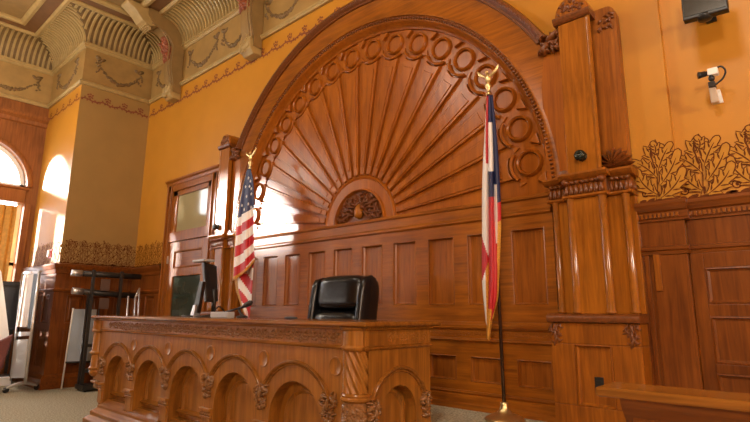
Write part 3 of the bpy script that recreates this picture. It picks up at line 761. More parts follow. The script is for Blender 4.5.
def niche(M, c, zc, rin, rout, half, dep):
    # moulded archivolt: arcs meet the neighbour's half way
    t = clip_arc(rout, half)
    bm = N(); arcm(bm, M, c, zc, [(rout-.034, 0), (rout-.032, .010), (rout-.024, .012), (rout-.02, .006), (rout-.014, .018), (rout-.004, .022), (rout+.002, .014), (rout+.003, 0)], t, PI-t, 36)
    hood = obj('arch_moulding', bm, bench_h, jb, auto=True)
    # recessed panel with an inner arched moulding
    bm = N(); pbox(bm, M, c-rin, c+rin, .205, zc+rin, -dep-.02, -dep+.0005); bp = obj('arch_panel', bm, bench_v, jb)
    r2 = rin*.70; bm = N()
    prof = [(r2+.024, -dep), (r2+.022, -dep+.014), (r2+.012, -dep+.018), (r2, -dep+.008), (r2-.006, -dep)]
    arcm(bm, M, c, zc, prof, 0, PI, 24)
    for e in (-1, 1):
        for (ra, ca), (rb, cb) in zip(prof, prof[1:]):
            bm.faces.new([bm.verts.new(M(c+e*ra, z, ca)) if i in (0, 3) else bm.verts.new(M(c+e*rb, z, cb)) for i, z in enumerate((.30, .30, zc, zc))])
    obj('inner_moulding', bm, bench_v, bp, auto=True)
    bm = N(); mould(bm, M, c-rin+.002, c+rin-.002, [(-dep, .285), (-dep+.030, .290), (-dep+.033, .299), (-dep+.003, .322), (-dep, .325)]); obj('panel_sill', bm, bench_h, bp)
    bm = N(); mould(bm, M, c-rin+.002, c+rin-.002, [(-dep, .19), (.008, .19), (.012, .205), (-.045, .245), (-dep, .250)]); obj('niche_sill', bm, bench_h, bp)
for c in CS: niche(Mf, c, ZCB, RIN, ROUT, .3515, .10)
niche(Me, EC, ZCE, RIE, ROE, .262, .09)
def drop(M, a, z0, z1, w, seed):
    bm = N(); rd = random.Random(seed); h = z1-z0
    for k in range(34):
        s = rd.random(); ww = w*(1.15-.65*s)
        blob(bm, M, a+rd.uniform(-.5, .5)*ww, z1-s*h, .002, .052, .015, .034*rd.uniform(.6, 1.1), rd.uniform(0, PI), 5, 4)
    for e in (-1, 1): blob(bm, M, a+e*w*.36, z1-.025, .004, .075, .024, .036, PI/2+e*.8, 6, 4); blob(bm, M, a+e*w*.40, z1-.065, .004, .05, .022, .03, e*.5, 6, 4)
    blob(bm, M, a, z1-.06, .004, .09, .022, .04, PI/2); blob(bm, M, a, z0+.01, .004, .035, .032, .03, 0)
    obj('leaf_drop', bm, bench_carved, jb, True)
PX = [c+.3515 for c in CS[:-1]]+[CS[0]-.345, CS[-1]+.335]
for i, a in enumerate(PX):
    drop(Mf, a, .490, .655, .125, i)
    hw = .058 if i < 4 else .05
    bm = N(); pbox(bm, Mf, a-hw, a+hw, .205, .345, -.05, .008)
    for z0, z1, o_ in ((.335, .348, .010), (.350, .385, .006), (.387, .408, .022)):
        pbox(bm, Mf, a-hw-.008-o_*.6, a+hw+.008+o_*.6, z0, z1, -.05, .012+o_)
    obj('impost', bm, bench_v, jb, bevel=.004)
    bm = N()
    for k in range(5): blob(bm, Mf, a-hw+hw*.5*k, .366, .016, .034, .02, .014, PI/2)
    obj('impost_carving', bm, bench_carved, jb, True)
drop(Me, EC-.245, .49, .635, .075, 21); drop(Me, EC+.262, .49, .635, .075, 22)
# roundels between the arches
for a in PX[:4]+[CS[-1]+.385]:
    bm = N(); arcm(bm, Mf, a, .823, [(.058, 0), (.057, .007), (.053, .008), (.044, .001), (.0005, .0006)], 0, 2*PI, 28, True); ro = obj('roundel', bm, bench_v, jb, auto=True)
# string course, carved frieze, top slab
def band(prof, name, mat):
    bm = N(); rows = []
    for D, z in prof: rows.append([bm.verts.new(v) for v in ((BL-.10-D, 2.93, z), (BL-.10-D, BY-D, z), (-2.127+D, BY-D, z), (-2.127+D, 2.93, z))])
    for r0, r1 in zip(rows, rows[1:]):
        for s in range(3): bm.faces.new((r0[s], r0[s+1], r1[s+1], r1[s]))
    return obj(name, bm, mat, jb)
band([(0, .925), (.012, .928), (.02, .936), (.02, .944), (.006, .952)], 'string_course', bench_h)
band([(.006, .950), (.006, 1.044)], 'frieze_band', bench_v)
bm = N(); carved_strip(bm, Mf, -5.85, -2.34, .953, 1.041, .007, .015, .088, 2); obj('carved_frieze', bm, bench_carved, jb, True)
bm = N(); carved_strip(bm, Me, 2.45, 2.91, .957, 1.037, .006, .004, .11, 3); obj('end_frieze', bm, bench_v, jb, True)
band([(.006, 1.042), (.02, 1.044), (.022, 1.052), (.03, 1.056), (.034, 1.062)], 'bed_moulding', bench_h)
bm = N(); n = 240
for k in range(n):
    a = -6.1+(3.96)*k/n; pbox(bm, Mf, a, a+.010, 1.048, 1.060, .018, .034)
obj('dentils', bm, bench_h, jb); bm = N()
for k in range(36):
    a = 2.27+.66*k/36; pbox(bm, Me, a, a+.010, 1.048, 1.060, .018, .034)
obj('end_dentils', bm, bench_h, jb)
bm = N(); pr = [(.03, 1.060), (.05, 1.064), (.06, 1.072), (.06, 1.084), (.05, 1.092), (.04, 1.094)]
rows = []
for D, z in pr+[(-.2, 1.094)]:
    rows.append([bm.verts.new(v) for v in ((BL-.12-D, 2.98, z), (BL-.12-D, BY-D, z), (-2.127+D, BY-D, z), (-2.127+D, 2.98, z))])
for r0, r1 in zip(rows, rows[1:]):
    for s in range(3): bm.faces.new((r0[s], r0[s+1], r1[s+1], r1[s]))
bm.faces.new(rows[-1][::-1]); wbox(bm, BL-.1, -2.13, BY+.02, 2.98, 1.058, 1.0935)
obj('desk_top', bm, bench_h, jb)
# twisted corner column
CC = Vector((-2.217, BY+.032, 0)); nl = 11
bm = N(); rows = []; nz, na = 26, 78
for i in range(nz+1):
    z = .682+(.925-.682)*i/nz; ring_ = []
    for k in range(na):
        t = 2*PI*k/na; r = .078+.0105*math.cos(nl*(t+1.5*(i/nz)))
        ring_.append(bm.verts.new((CC.x+r*math.cos(t), CC.y+r*math.sin(t), z)))
    rows.append(ring_)
for r0, r1 in zip(rows, rows[1:]):
    for k in range(na): bm.faces.new((r0[k], r0[(k+1) % na], r1[(k+1) % na], r1[k]))
tc_ = obj('twisted_column', bm, bench_v, jb, True)
bm = N(); lathe(bm, CC, [(.08, .92), (.090, .925), (.100, .935), (.103, .943), (.094, .952), (.088, .956), (.088, 1.04), (.10, 1.046), (.11, 1.06)], 32); obj('column_cap', bm, bench_v, tc_, auto=True)
bm = N(); lathe(bm, CC, [(.084, .63), (.094, .636), (.102, .645), (.102, .655), (.095, .662), (.098, .67), (.092, .68), (.08, .684)], 32); obj('column_ring', bm, bench_h, tc_, auto=True)
bm = N(); lathe(bm, CC, [(.095, .14), (.095, .33), (.105, .345), (.105, .36), (.095, .375), (.085, .40), (.085, .632)], 28)
dr_ = obj('column_drum', bm, bench_carved, tc_, auto=True)
bm = N(); rd = random.Random(12)
for k in range(110):
    t = rd.uniform(-2.6, .6); z = rd.uniform(.42, .61)
    Mc = lambda a, b_, c, t=t: Vector((CC.x+(.084+c)*math.cos(t+a/.085), CC.y+(.084+c)*math.sin(t+a/.085), b_))
    blob(bm, Mc, 0, z, 0, .05, .022, .008, rd.uniform(0, PI), 5, 3)
obj('drum_carving', bm, bench_carved, dr_, True)
# left corner pier with pendant column
bm = N(); pbox(bm, Mf, BL-.10, BL+.10, .42, .935, -.12, -.0005); obj('corner_pier', bm, bench_v, jb, bevel=.004)
bm = N(); LC = Vector((BL-.09, BY+.03, 0))
lathe(bm, LC, [(.01, .44), (.05, .45), (.075, .475), (.082, .50), (.075, .515), (.086, .525), (.092, .54), (.08, .55), (.072, .57), (.072, .68), (.088, .69), (.092, .705), (.08, .715), (.074, .73), (.074, .91), (.09, .92), (.095, .935), (.085, .945), (.085, 1.04), (.1, 1.05)], 24)
obj('pendant_column', bm, bench_v, jb, auto=True)
bm = N(); pbox(bm, Mf, BL-.0, BL+.09, .345, .41, -.12, .03); pbox(bm, Mf, BL-.05, BL+.095, .395, .42, -.13, .045); obj('corner_capital', bm, bench_carved, jb, bevel=.006)
# plinth steps and the plain back and left end
bm = N(); rows = []
for D, z in [(.012, .205), (.034, .192), (.036, .185), (.036, .170), (.082, .137), (.085, .130), (.085, .100), (.128, .069), (.132, .062), (.132, .0)]:
    rows.append([bm.verts.new(v) for v in ((-5.83-D*.9, 2.93, z), (-5.83-D*.9, BY-D, z), (-2.127+D, BY-D, z), (-2.127+D, 2.93, z))])
for r0, r1 in zip(rows, rows[1:]):
    for s in range(3): bm.faces.new((r0[s], r0[s+1], r1[s+1], r1[s]))
obj('plinth', bm, bench_h, jb)
bm = N(); wbox(bm, -5.95, -5.92, BY+.004, 2.93, .0, .95); obj('left_end', bm, bench_v, jb)
bm = N(); wbox(bm, -5.9, -4.4, 2.88, 2.92, DAIS, 1.057); obj('back_panel', bm, bench_v, jb); bm = N(); wbox(bm, -2.5, -2.16, 2.88, 2.92, DAIS, 1.06); obj('back_panel', bm, bench_v, jb)

exec_parts = True
# ----------------------------------------------------------------- black chair
def rounded_slab(bm, P, w, h, d, puff=.5, nu=16, nv=16, e=4., pw=4):
    """cushion: superellipse outline in (a,b), puffed front and back; P maps (a,b,c)"""
    def sgn(x): return -1 if x < 0 else 1
    grid = {}
    for side in (1, -1):
        for i in range(nu+1):
            for j in range(nv+1):
                u, v = -1+2*i/nu, -1+2*j/nv
                # square to rounded square
                rr = max(abs(u), abs(v)); 
                k = ((abs(u)**e+abs(v)**e)**(1/e)); s = rr/k if k > 1e-9 else 1
                x, y = u*s, v*s
                c = d/2*(max(0, 1-rr**pw))**.5
                key = (i, j, side if rr < .999 else 0)
                if key not in grid: grid[key] = bm.verts.new(P(x*w/2, y*h/2, side*c))
        for i in range(nu):
            for j in range(nv):
                q = []
                for a, b_ in ((i, j), (i+1, j), (i+1, j+1), (i, j+1)):
                    rr = max(abs(-1+2*a/nu), abs(-1+2*b_/nv)); q.append(grid[(a, b_, side if rr < .999 else 0)])
                bm.faces.new(q)
ch = thing('office_chair', 'black leather high-back executive chair behind the bench', 'chair', (-2.98, 3.15, DAIS))
AZ = .03; lean = .15
def Pc(cx, cy, cz, az=AZ, le=lean):
    ca, sa = math.cos(az), math.sin(az)
    def P(a, b_, c):
        x, y, z = a, -c*math.cos(le)+b_*math.sin(le), b_*math.cos(le)+c*math.sin(le)
        return Vector((cx+x*ca-y*sa, cy+x*sa+y*ca, cz+z))
    return P
by_ = 3.13; bx = atY(336.5, 297, 3.03).x
bm = N(); rounded_slab(bm, Pc(bx, by_+.03, 1.13), .62, .66, .17, e=7, pw=10); bk = obj('backrest', bm, black_leather, ch, True)
bm = N(); rounded_slab(bm, Pc(bx, by_-.045, 1.310), .53, .30, .13, e=5, pw=5); obj('head_cushion', bm, black_leather, bk, True)
bm = N(); rounded_slab(bm, Pc(bx, by_-.095, 1.03), .53, .26, .15, e=5); obj('lumbar_cushion', bm, black_leather, bk, True)
for e in (-1, 1):
    bm = N(); rounded_slab(bm, Pc(bx+e*.285, by_-.035, 1.155), .075, .60, .22, e=5, pw=6); obj('side_wing', bm, black_leather, bk, True)
def Ps(cx, cy, cz): 
    ca, sa = math.cos(AZ), math.sin(AZ)
    return lambda a, b_, c: Vector((cx+a*ca-b_*sa, cy+a*sa+b_*ca, cz+c))
bm = N(); rounded_slab(bm, Ps(bx+.0, by_-.30, .83), .60, .56, .15, e=5); obj('seat', bm, black_leather, ch, True)
for e in (-1, 1):
    bm = N(); P = Ps(bx, by_-.25, 0); tube(bm, spline([P(e*.30, .10, .80), P(e*.33, .09, .94), P(e*.33, .02, .98), P(e*.33, -.16, .97), P(e*.30, -.2, .84)], 6), .028, 8); obj('armrest', bm, black_pl, ch, True)
bm = N(); P = Ps(bx, by_-.27, 0); lathe(bm, P(0, 0, 0), [(.05, .52), (.035, .54), (.03, .70), (.05, .75), (.05, .77)], 14); obj('gas_column', bm, dark_metal, ch, True)
for k in range(5):
    t = 2*PI*k/5+.3; c0 = P(0, 0, .50); c1 = c0+Vector((.29*math.cos(t), .29*math.sin(t), -.04))
    bm = N(); tube(bm, [c0, (c0+c1)/2+Vector((0, 0, .012)), c1], .026, 8, [1.2, 1, .7]); lg = obj('leg', bm, black_pl, ch, True)
    bm = N(); lathe(bm, Vector((c1.x-.015, c1.y, DAIS+.031)), [(.012, 0), (.03, .004), (.03, .026), (.012, .03)], 14, 'x'); obj('caster', bm, black_pl, lg, True)
ch.location.z = DAIS

# -------------------------------------------------------------------- flags
def eagle(bm, p, s=1.):
    M = lambda a, b_, c: Vector((p.x+a, p.y-c, p.z+b_))
    lathe(bm, p, [(.012*s, -.10*s), (.02*s, -.095*s), (.02*s, -.085*s), (.010*s, -.075*s), (.016*s, -.05*s), (.026*s, -.03*s), (.016*s, -.01*s), (.01*s, 0)], 12)
    for dd in (1, -1):
        Q = lambda a, b_, c, dd=dd: M(a, b_, c*dd)
        blob(bm, Q, 0, .035*s, 0, .085*s, .042*s, .022*s, PI/2); blob(bm, Q, -.012*s, .082*s, 0, .034*s, .022*s, .012*s, .3+PI)
        for e in (-1, 1):
            for k in range(4): blob(bm, Q, e*(.03+.013*k)*s, (.052+.010*k)*s, 0, .075*s, .02*s, .010*s, PI/2-e*(.95-.13*k))
def flag_pole(r, p0, p1, base_c, base_r):
    d = (p1-p0)
    bm = N(); tube(bm, [p0, p0+d*.5, p1], .0135, 10); po = obj('pole', bm, pole_wood, r, True)
    bm = N(); q = p0+d*.46; tube(bm, [q, q+d*.025], .017, 12); obj('brass_joint', bm, brass, po, True)
    bm = N(); eagle(bm, p1+Vector((0, 0, .085)), 1.15); obj('eagle_finial', bm, brass, r, True)
    bm = N(); lathe(bm, base_c, [(base_r, 0), (base_r, .012), (base_r*.93, .02), (base_r*.75, .035), (base_r*.42, .052), (base_r*.25, .075), (base_r*.2, .10), (.028, .105), (.028, .125), (.016, .13)], 28); obj('base', bm, brass, r, True)
def cloth(name, parent, rows, mats, colour, fringe=None, thick=.005):
    """rows: list of (list of points) down the cloth; colour(i,j)->material index"""
    bm = N(); V = [[bm.verts.new(p) for p in row] for row in rows]
    for i in range(len(V)-1):
        for j in range(len(V[i])-1):
            f = bm.faces.new((V[i][j], V[i][j+1], V[i+1][j+1], V[i+1][j])); f.material_index = colour(i, j)
    o = obj(name, bm, mats, parent, True); sm = o.modifiers.new('thick', 'SOLIDIFY'); sm.thickness = thick; sm.offset = 0
    return o
# stars and stripes
UY = 3.40
pT = atY(250.3, 167, UY); pBt = Vector((pT.x+.055, UY, DAIS+.1))
us = thing('flag', 'red and white striped flag with starry navy canton on a pole behind the bench', 'flag', (pBt.x, UY, DAIS))
flag_pole(us, pBt, pT, Vector((pBt.x, UY, DAIS)), .14)
NJ = 26
Ledge = [(247.5, 169), (243, 185), (239.5, 203), (236.5, 222), (235, 240), (233.5, 262), (232.5, 281)]
Redge = [(250.5, 169), (253, 180), (254, 196), (254, 212), (253.8, 230), (254, 248), (254.5, 262)]
rows = []; NI = 60
LS = spline([(a, b_, 0) for a, b_ in Ledge], 10); RS = spline([(a, b_, 0) for a, b_ in Redge], 10)
for i in range(len(LS)):
    row = []; s = i/(len(LS)-1)
    for j in range(NJ+1):
        q = j/NJ; l, r_ = LS[i], RS[i]
        u, v = l.x+(r_.x-l.x)*q, l.y+(r_.y-l.y)*q+2.0*math.sin(q*PI)*s
        y = UY-.045-.05*s*(.3+.7*math.sin(q*PI))-.030*s*math.sin(q*PI*4+.6)
        row.append(atY(u, v, y))
    rows.append(row)
star_v = {}
def us_col(i, j):
    s = i/(len(LS)-1); q = j/NJ
    if j == 0 and s > .05: return 3
    if i >= len(LS)-3: return 3
    st = s*1.0+.02*q
    if st < .455: return 2
    return 1 if int((st-.455)/.0845) % 2 == 0 else 0
fo = cloth('cloth', us, rows, [fl_red, fl_white, fl_blue, gold_fringe], us_col)
# stars: small white relief shapes sewn on the canton
bm = N()
for i, j in ((7, 15), (12, 9), (13, 18), (18, 13), (18, 22), (22, 6), (23, 17), (25, 11), (26, 22), (15, 22), (10, 20)):
    p = rows[i][j]; pts = []
    for k in range(10):
        rr = .020 if k % 2 == 0 else .0085; t = PI/2+k*PI/5; pts.append((rr*math.cos(t)*.8, rr*math.sin(t)))
    prism(bm, lambda a, b_, c, p=p: Vector((p.x+a, p.y-.005-c, p.z+b_)), pts, -.004, .004)
obj('star', bm, fl_white, fo)['kind'] = 'stuff'
# lower inner fold
rows2 = []; L2 = spline([(240, 255, 0), (235, 272, 0), (236, 289, 0), (240, 303, 0), (245, 318, 0)], 8); R2 = spline([(254, 255, 0), (253, 272, 0), (252, 288, 0), (251, 303, 0), (249, 319, 0)], 8)
for i in range(len(L2)):
    row = []; s = i/(len(L2)-1)
    for j in range(13):
        q = j/12; u, v = L2[i].x+(R2[i].x-L2[i].x)*q, L2[i].y+(R2[i].y-L2[i].y)*q
        row.append(atY(u, v, UY-.02-.02*math.sin(q*PI*2)))
    rows2.append(row)
def us2(i, j):
    if j <= 1: return 3
    w = i/(len(L2)-1)-.36*(j/12)+.36
    return 1 if int(w/.2) % 2 == 1 else 0
cloth('lower_fold', us, rows2, [fl_red, fl_white, fl_blue, gold_fringe], us2)
# state flag
SY = 3.56
sB = Vector((-1.925, SY, DAIS)); pT = atY(488.5, 92, SY); p0 = sB+Vector((0, 0, .1))
sf = thing('flag', 'narrow furled flag of white, red and navy on a brass-based pole before the right panels', 'flag', sB)
flag_pole(sf, p0, pT, sB, .145)
folds = [  # (left edge, right edge, depth, colour breaks)
    ([(487, 96), (484.5, 140), (482.5, 180), (482.3, 230), (482.3, 280), (486, 322)], [(488.6, 96), (488.5, 140), (489, 180), (489.2, 230), (490, 280), (488.5, 330)], .035, lambda s, q: 0 if s < .32 and q > s*1.6 else (1 if s < .62+.1*q else (0 if s < .80-.1*q else (1 if q < .45 else 3)))),
    ([(488.2, 95), (488, 140), (488.5, 180), (488.8, 230), (488.5, 280), (486.5, 338)], [(491, 95), (493, 140), (494, 180), (494.5, 230), (496, 280), (489.5, 341)], .06, lambda s, q: 2 if s < .12 else (1 if s < .36 else (2 if s < .47 else (0 if s < .9 else 3)))),
    ([(490, 95), (492, 140), (493, 180), (493.5, 230), (493, 280), (490, 322)], [(492.5, 95), (497, 140), (499.5, 180), (501, 225), (498.5, 280), (493.5, 318)], .025, lambda s, q: (2 if s < .50 else (0 if s < .58 else 3)) if q > .55 else (2 if s < .42 else (1 if s < .66 else 0))),
    ([(488, 215), (488, 240), (488, 260), (489, 280), (490, 300), (489, 325)], [(496, 215), (498, 240), (499, 260), (499, 280), (497.5, 300), (492, 318)], .045, lambda s, q: 3 if q > .8 and s > .3 else 0),
]
for Lp, Rp, dep, cf in folds:
    Ls, Rs = spline([(a, b_, 0) for a, b_ in Lp], 20), spline([(a, b_, 0) for a, b_ in Rp], 20); rows = []
    for i in range(len(Ls)):
        s = i/(len(Ls)-1); row = []
        for j in range(23):
            q = j/22; row.append(atY(Ls[i].x+(Rs[i].x-Ls[i].x)*q, Ls[i].y+(Rs[i].y-Ls[i].y)*q, SY-.02-dep*(.4+.6*min(1, s*3))*math.sin(PI*q)-.015))
        rows.append(row)
    nI = len(Ls)-1
    cloth('cloth_fold', sf, rows, [fl_red, fl_white, fl_blue, gold_fringe], lambda i, j, cf=cf, nI=nI: cf(i/nI, (j+.5)/22))

# --------------------------------------------------------- things on the bench
TOP = 1.094
mo = thing('monitor', 'black flat-screen monitor turned sideways on the bench top', 'monitor', (-4.6, 2.72, TOP))
def slab4(bm, q, th, dirv):
    """thick plate from four corners"""
    d = Vector(dirv)*th; a = [bm.verts.new(p) for p in q]; b_ = [bm.verts.new(p+d) for p in q]
    bm.faces.new(a); bm.faces.new(b_[::-1])
    for i in range(4): bm.faces.new((a[i], a[(i+1) % 4], b_[(i+1) % 4], b_[i]))
q = [atY(204, 261.5, 2.66), atY(217, 266, 2.80), atY(218.4, 301, 2.80), atY(206, 301.5, 2.66)]
n_ = (q[1]-q[0]).cross(q[3]-q[0]).normalized()
if n_.dot(Vector((0, -1, 0))) < 0: n_ = -n_
bm = N(); slab4(bm, q, .045, -n_); ms = obj('screen_housing', bm, black_pl, mo, bevel=.006)
c_ = sum(q, Vector())/4; qi = [c_+(p-c_)*.88+n_*.002 for p in q]; bm = N(); slab4(bm, qi, .004, -n_); obj('screen', bm, screen_m, ms)
bm = N(); p = (q[0]+q[1])/2; wbox(bm, q[0].x-.12, q[0].x+.10, 2.60, 2.72, q[0].z-.005, q[0].z+.016); obj('webcam_shelf', bm, grey_pl, ms, bevel=.004)
bm = N(); cb = (q[2]+q[3])/2; tube(bm, [Vector((cb.x-.02, cb.y+.03, TOP+.01)), Vector((cb.x-.02, cb.y+.03, cb.z+.12))], .022, 10); obj('stand', bm, black_pl, mo, True)
bm = N(); lathe(bm, Vector((cb.x-.02, cb.y+.03, TOP+.001)), [(.11, 0), (.11, .012), (.10, .018), (.03, .022)], 24); obj('foot', bm, black_pl, mo, True)
mo2 = thing('monitor', 'thin black monitor seen edge-on, tilted back with silver foot, left of the other', 'monitor', (-4.68, 2.55, TOP))
ym = 2.46
bm = N(); slab4(bm, [atY(192.5, 313, ym), atY(197.5, 313, ym), atY(203, 281.5, ym), atY(199.5, 281, ym)], .05, (-.6, 1, 0)); obj('screen_housing', bm, black_pl, mo2, bevel=.006)
bm = N(); slab4(bm, [atY(189.5, 316.6, ym-.02), atY(193.5, 316.6, ym-.02), atY(195.5, 305, ym-.02), atY(193, 305, ym-.02)], .06, (0, 1, 0)); obj('silver_foot', bm, silver, mo2, bevel=.003)
a = atY(196, 314, ym); bm = N(); lathe(bm, Vector((a.x, ym+.06, TOP+.001)), [(.075, 0), (.075, .008), (.06, .014), (.02, .016)], 20); obj('base', bm, black_pl, mo2, True)
bm = N(); p0, p1 = atY(214, 318, 2.5), atY(236, 310.5, 2.5); wbox(bm, p0.x, p1.x-.06, 2.46, 2.53, TOP+.001, p1.z-.012)
o = obj('equipment_box', bm, grey_pl, None, False, .006); tag(o, 'small flat grey box on the bench top beside the microphone', 'box')
mc = thing('microphone', 'black gooseneck microphone on the bench top in front of the striped flag', 'microphone', (-3.86, 2.62, TOP))
bm = N(); B0 = atY(242, 317, 2.62); lathe(bm, Vector((B0.x, 2.62, TOP+.001)), [(.05, 0), (.05, .012), (.03, .02), (.014, .025)], 18); obj('base', bm, black_pl, mc, True)
bm = N(); tube(bm, spline([Vector((B0.x, 2.62, TOP+.02)), atY(239, 309, 2.62), atY(243, 307, 2.62), atY(247, 304.5, 2.62)], 6), .012, 8); obj('gooseneck', bm, black_pl, mc, True)
bm = N(); a, b_ = atY(243, 306.8, 2.62), atY(251.5, 302, 2.62); tube(bm, [a, a+(b_-a)*.4, a+(b_-a)*.8, b_], .024, 10, [.5, 1, 1, .6]); obj('head', bm, black_mt, mc, True)
bm = N(); tube(bm, [atY(226, 312, 2.63), atY(240, 308, 2.63)], .01, 8); obj('boom', bm, black_pl, mc, True)
bm = N(); z = TOP+.012
tube(bm, spline([Vector((c_.x+.10, 2.86, TOP+.03)), Vector((c_.x+.15, 2.74, TOP+.10)), Vector((c_.x+.24, 2.62, TOP+.035)), Vector((c_.x+.24, 2.55, z)), Vector((c_.x+.20, 2.42, z)), Vector((c_.x+.09, 2.40, z))], 8), .0065, 6)
o = obj('cable', bm, black_pl, None, True); tag(o, 'black looping cable behind the sideways monitor on the bench', 'cable')
bm = N(); p = atY(291, 319, 2.5); tube(bm, [Vector((p.x-.07, 2.5, TOP+.011)), Vector((p.x-.02, 2.49, TOP+.011)), Vector((p.x+.03, 2.5, TOP+.011)), Vector((p.x+.08, 2.49, TOP+.011))], .0105, 8, [.7, 1, .9, .6])
o = obj('pen', bm, black_mt, None, True); tag(o, 'dark pen-like item lying on the bench left of the leather chair', 'pen')

# ------------------------------------------------------------- right wall gear
bm = N(); TV = thing('television', 'black glossy television on a wall bracket at the top right', 'television', (-.40, 3.6, 3.05))
zt = 3.02; yt = 3.52
a, b_ = atY(683, 21, yt), atY(728.5, 8.5, yt); hgt = .30
up = Vector((0, .09, 1)).normalized()*hgt
bm = N(); slab4(bm, [a, b_, b_+up, a+up], .05, (0, 1, -.09)); hs = obj('housing', bm, black_pl, TV, bevel=.006)
bm = N(); e_ = (b_-a)*.04; slab4(bm, [a+e_+up*.07+Vector((0, -.003, 0)), b_-e_+up*.07+Vector((0, -.003, 0)), b_-e_+up*.93+Vector((0, -.003, 0)), a+e_+up*.93+Vector((0, -.003, 0))], .004, (0, 1, 0)); obj('screen', bm, screen_m, hs)
bm = N(); c_ = atY(705, 17.5, 3.56); lathe(bm, c_, [(.012, -.02), (.036, -.016), (.046, 0), (.046, .012), (.03, .024)], 22); obj('round_foot', bm, black_pl, TV, True)
bm = N(); tube(bm, [c_+Vector((0, .02, .02)), c_+Vector((0, .1, .1)), Vector((c_.x, YB+.05, c_.z+.14))], .016, 8); wbox(bm, c_.x-.03, c_.x+.03, YB+.035, YB+.0595, c_.z+.10, c_.z+.2); obj('wall_bracket', bm, black_pl, TV)
SC = thing('security_camera', 'white and black security camera on a bracket on the ochre wall', 'camera', (-.43, 3.72, 2.45))
cyv = 3.66
a, b_ = atY(707, 72, cyv), atY(717.5, 69.5, cyv+.02)
d_ = (b_-a)
bm = N(); w_ = Vector((0, .05, 0)); h_ = Vector((0, 0, .045)); slab4(bm, [a-h_*.5, b_-h_*.5, b_+h_*.5, a+h_*.5], .05, (0, 1, 0)); bo = obj('body', bm, white_pl, SC, bevel=.005)
bm = N(); l0 = a+w_*.5; tube(bm, [l0, l0-d_.normalized()*.014, l0-d_.normalized()*.015, l0-d_.normalized()*.04, l0-d_.normalized()*.041, l0-d_.normalized()*.056], .019, 14, [.8, .8, 1, 1, 1.12, 1.12]); obj('lens', bm, black_pl, bo, True)
bm = N(); k0 = atY(711.5, 78, cyv+.025); lathe(bm, k0, [(.010, -.02), (.017, -.012), (.019, 0), (.014, .01), (.006, .022)], 14); obj('ball_joint', bm, black_pl, SC, True)
bm = N(); slab4(bm, [atY(708, 85, cyv+.03), atY(714.5, 84, cyv+.03), atY(719, 101, cyv+.10), atY(711, 103, cyv+.10)], .04, (0, 1, 0)); ar = obj('arm', bm, tanboard, SC, bevel=.004)
bm = N(); slab4(bm, [atY(707.5, 82, cyv+.02), atY(714.5, 80.5, cyv+.02), atY(715.5, 86, cyv+.025), atY(708.5, 87, cyv+.025)], .05, (0, 1, 0)); obj('arm_collar', bm, black_pl, ar, bevel=.003)
bm = N(); slab4(bm, [atY(712, 104.5, YB+.05), atY(723.5, 102, YB+.05), atY(720, 89, YB+.05), atY(714, 90, YB+.05)], .04, (0, 1, 0)); obj('wall_plate', bm, white_pl, SC, bevel=.003)
bm = N(); tube(bm, spline([atY(717, 67.5, cyv+.03), atY(721.5, 66.5, cyv+.03), atY(725.5, 71, cyv+.04), atY(723, 78, cyv+.05), atY(718, 82.5, cyv+.05), atY(715, 85, cyv+.05)], 6), .006, 7); obj('lead', bm, black_pl, SC, True)
bm = N(); p0, p1 = atY(592.8, 377, YB-.19), atY(603, 393.5, YB-.19); pbox(bm, Mback(YB-.165), p0.x+.006, p1.x+.006, p1.z, p0.z, .001, .014)
for zz in (.3, .7): pbox(bm, Mback(YB-.165), (p0.x+p1.x)/2-.012, (p0.x+p1.x)/2+.024, p1.z+(p0.z-p1.z)*zz-.012, p1.z+(p0.z-p1.z)*zz+.012, .014, .018)
o = obj('outlet', bm, black_pl, None, False, .002); tag(o, 'dark outlet plate on the right pilaster pedestal at the railing end', 'outlet')
# railing lower right
RL = thing('railing', 'low oak railing with flat cap in the lower right foreground', 'railing', (0, 1.6, 0))
bm = N(); y0, y1 = 1.535, 1.70
prism(bm, lambda a, b_, c: Vector((a, b_, c)), [(-.548, y0), (2.2, y0), (2.2, y1), (-.548, y1)], .925, .950); obj('cap_rail', bm, bench_h, RL, bevel=.006)
bm = N(); mould(bm, lambda a, b_, c: Vector((a, 1.595-c, b_)), -.49, 2.2, [(-.05, .80), (0, .86), (.012, .875), (.03, .90), (.04, .924), (-.05, .924)]); obj('bed_moulding', bm, wains_h, RL)
bm = N(); wbox(bm, -.47, 2.2, 1.60, 1.64, .0, .90); wbox(bm, -.47, -.40, 1.585, 1.655, 0, .90); obj('panel_board', bm, wains, RL, bevel=.004)
for a0 in (-.36, .12, .60, 1.08): panel('panel', RL, Mback(1.60), a0, a0+.42, .2, .78, .001, .012, wains, .02)

# ------------------------------------------------------------ left corner gear
bm = N(); p = atY(49, 254, YPR-.03); pbox(bm, Mback(YPR), p.x-.06, p.x+.06, p.z-.07, p.z+.075, .001, .02)
fa = obj('fire_alarm', bm, alarm_red, None, False, .004); tag(fa, 'small red and white fire alarm on the wall beside the window', 'alarm')
bm = N(); pbox(bm, Mback(YPR), p.x-.055, p.x+.02, p.z-.05, p.z+.06, .02, .05); obj('strobe', bm, white_pl, fa, bevel=.008)
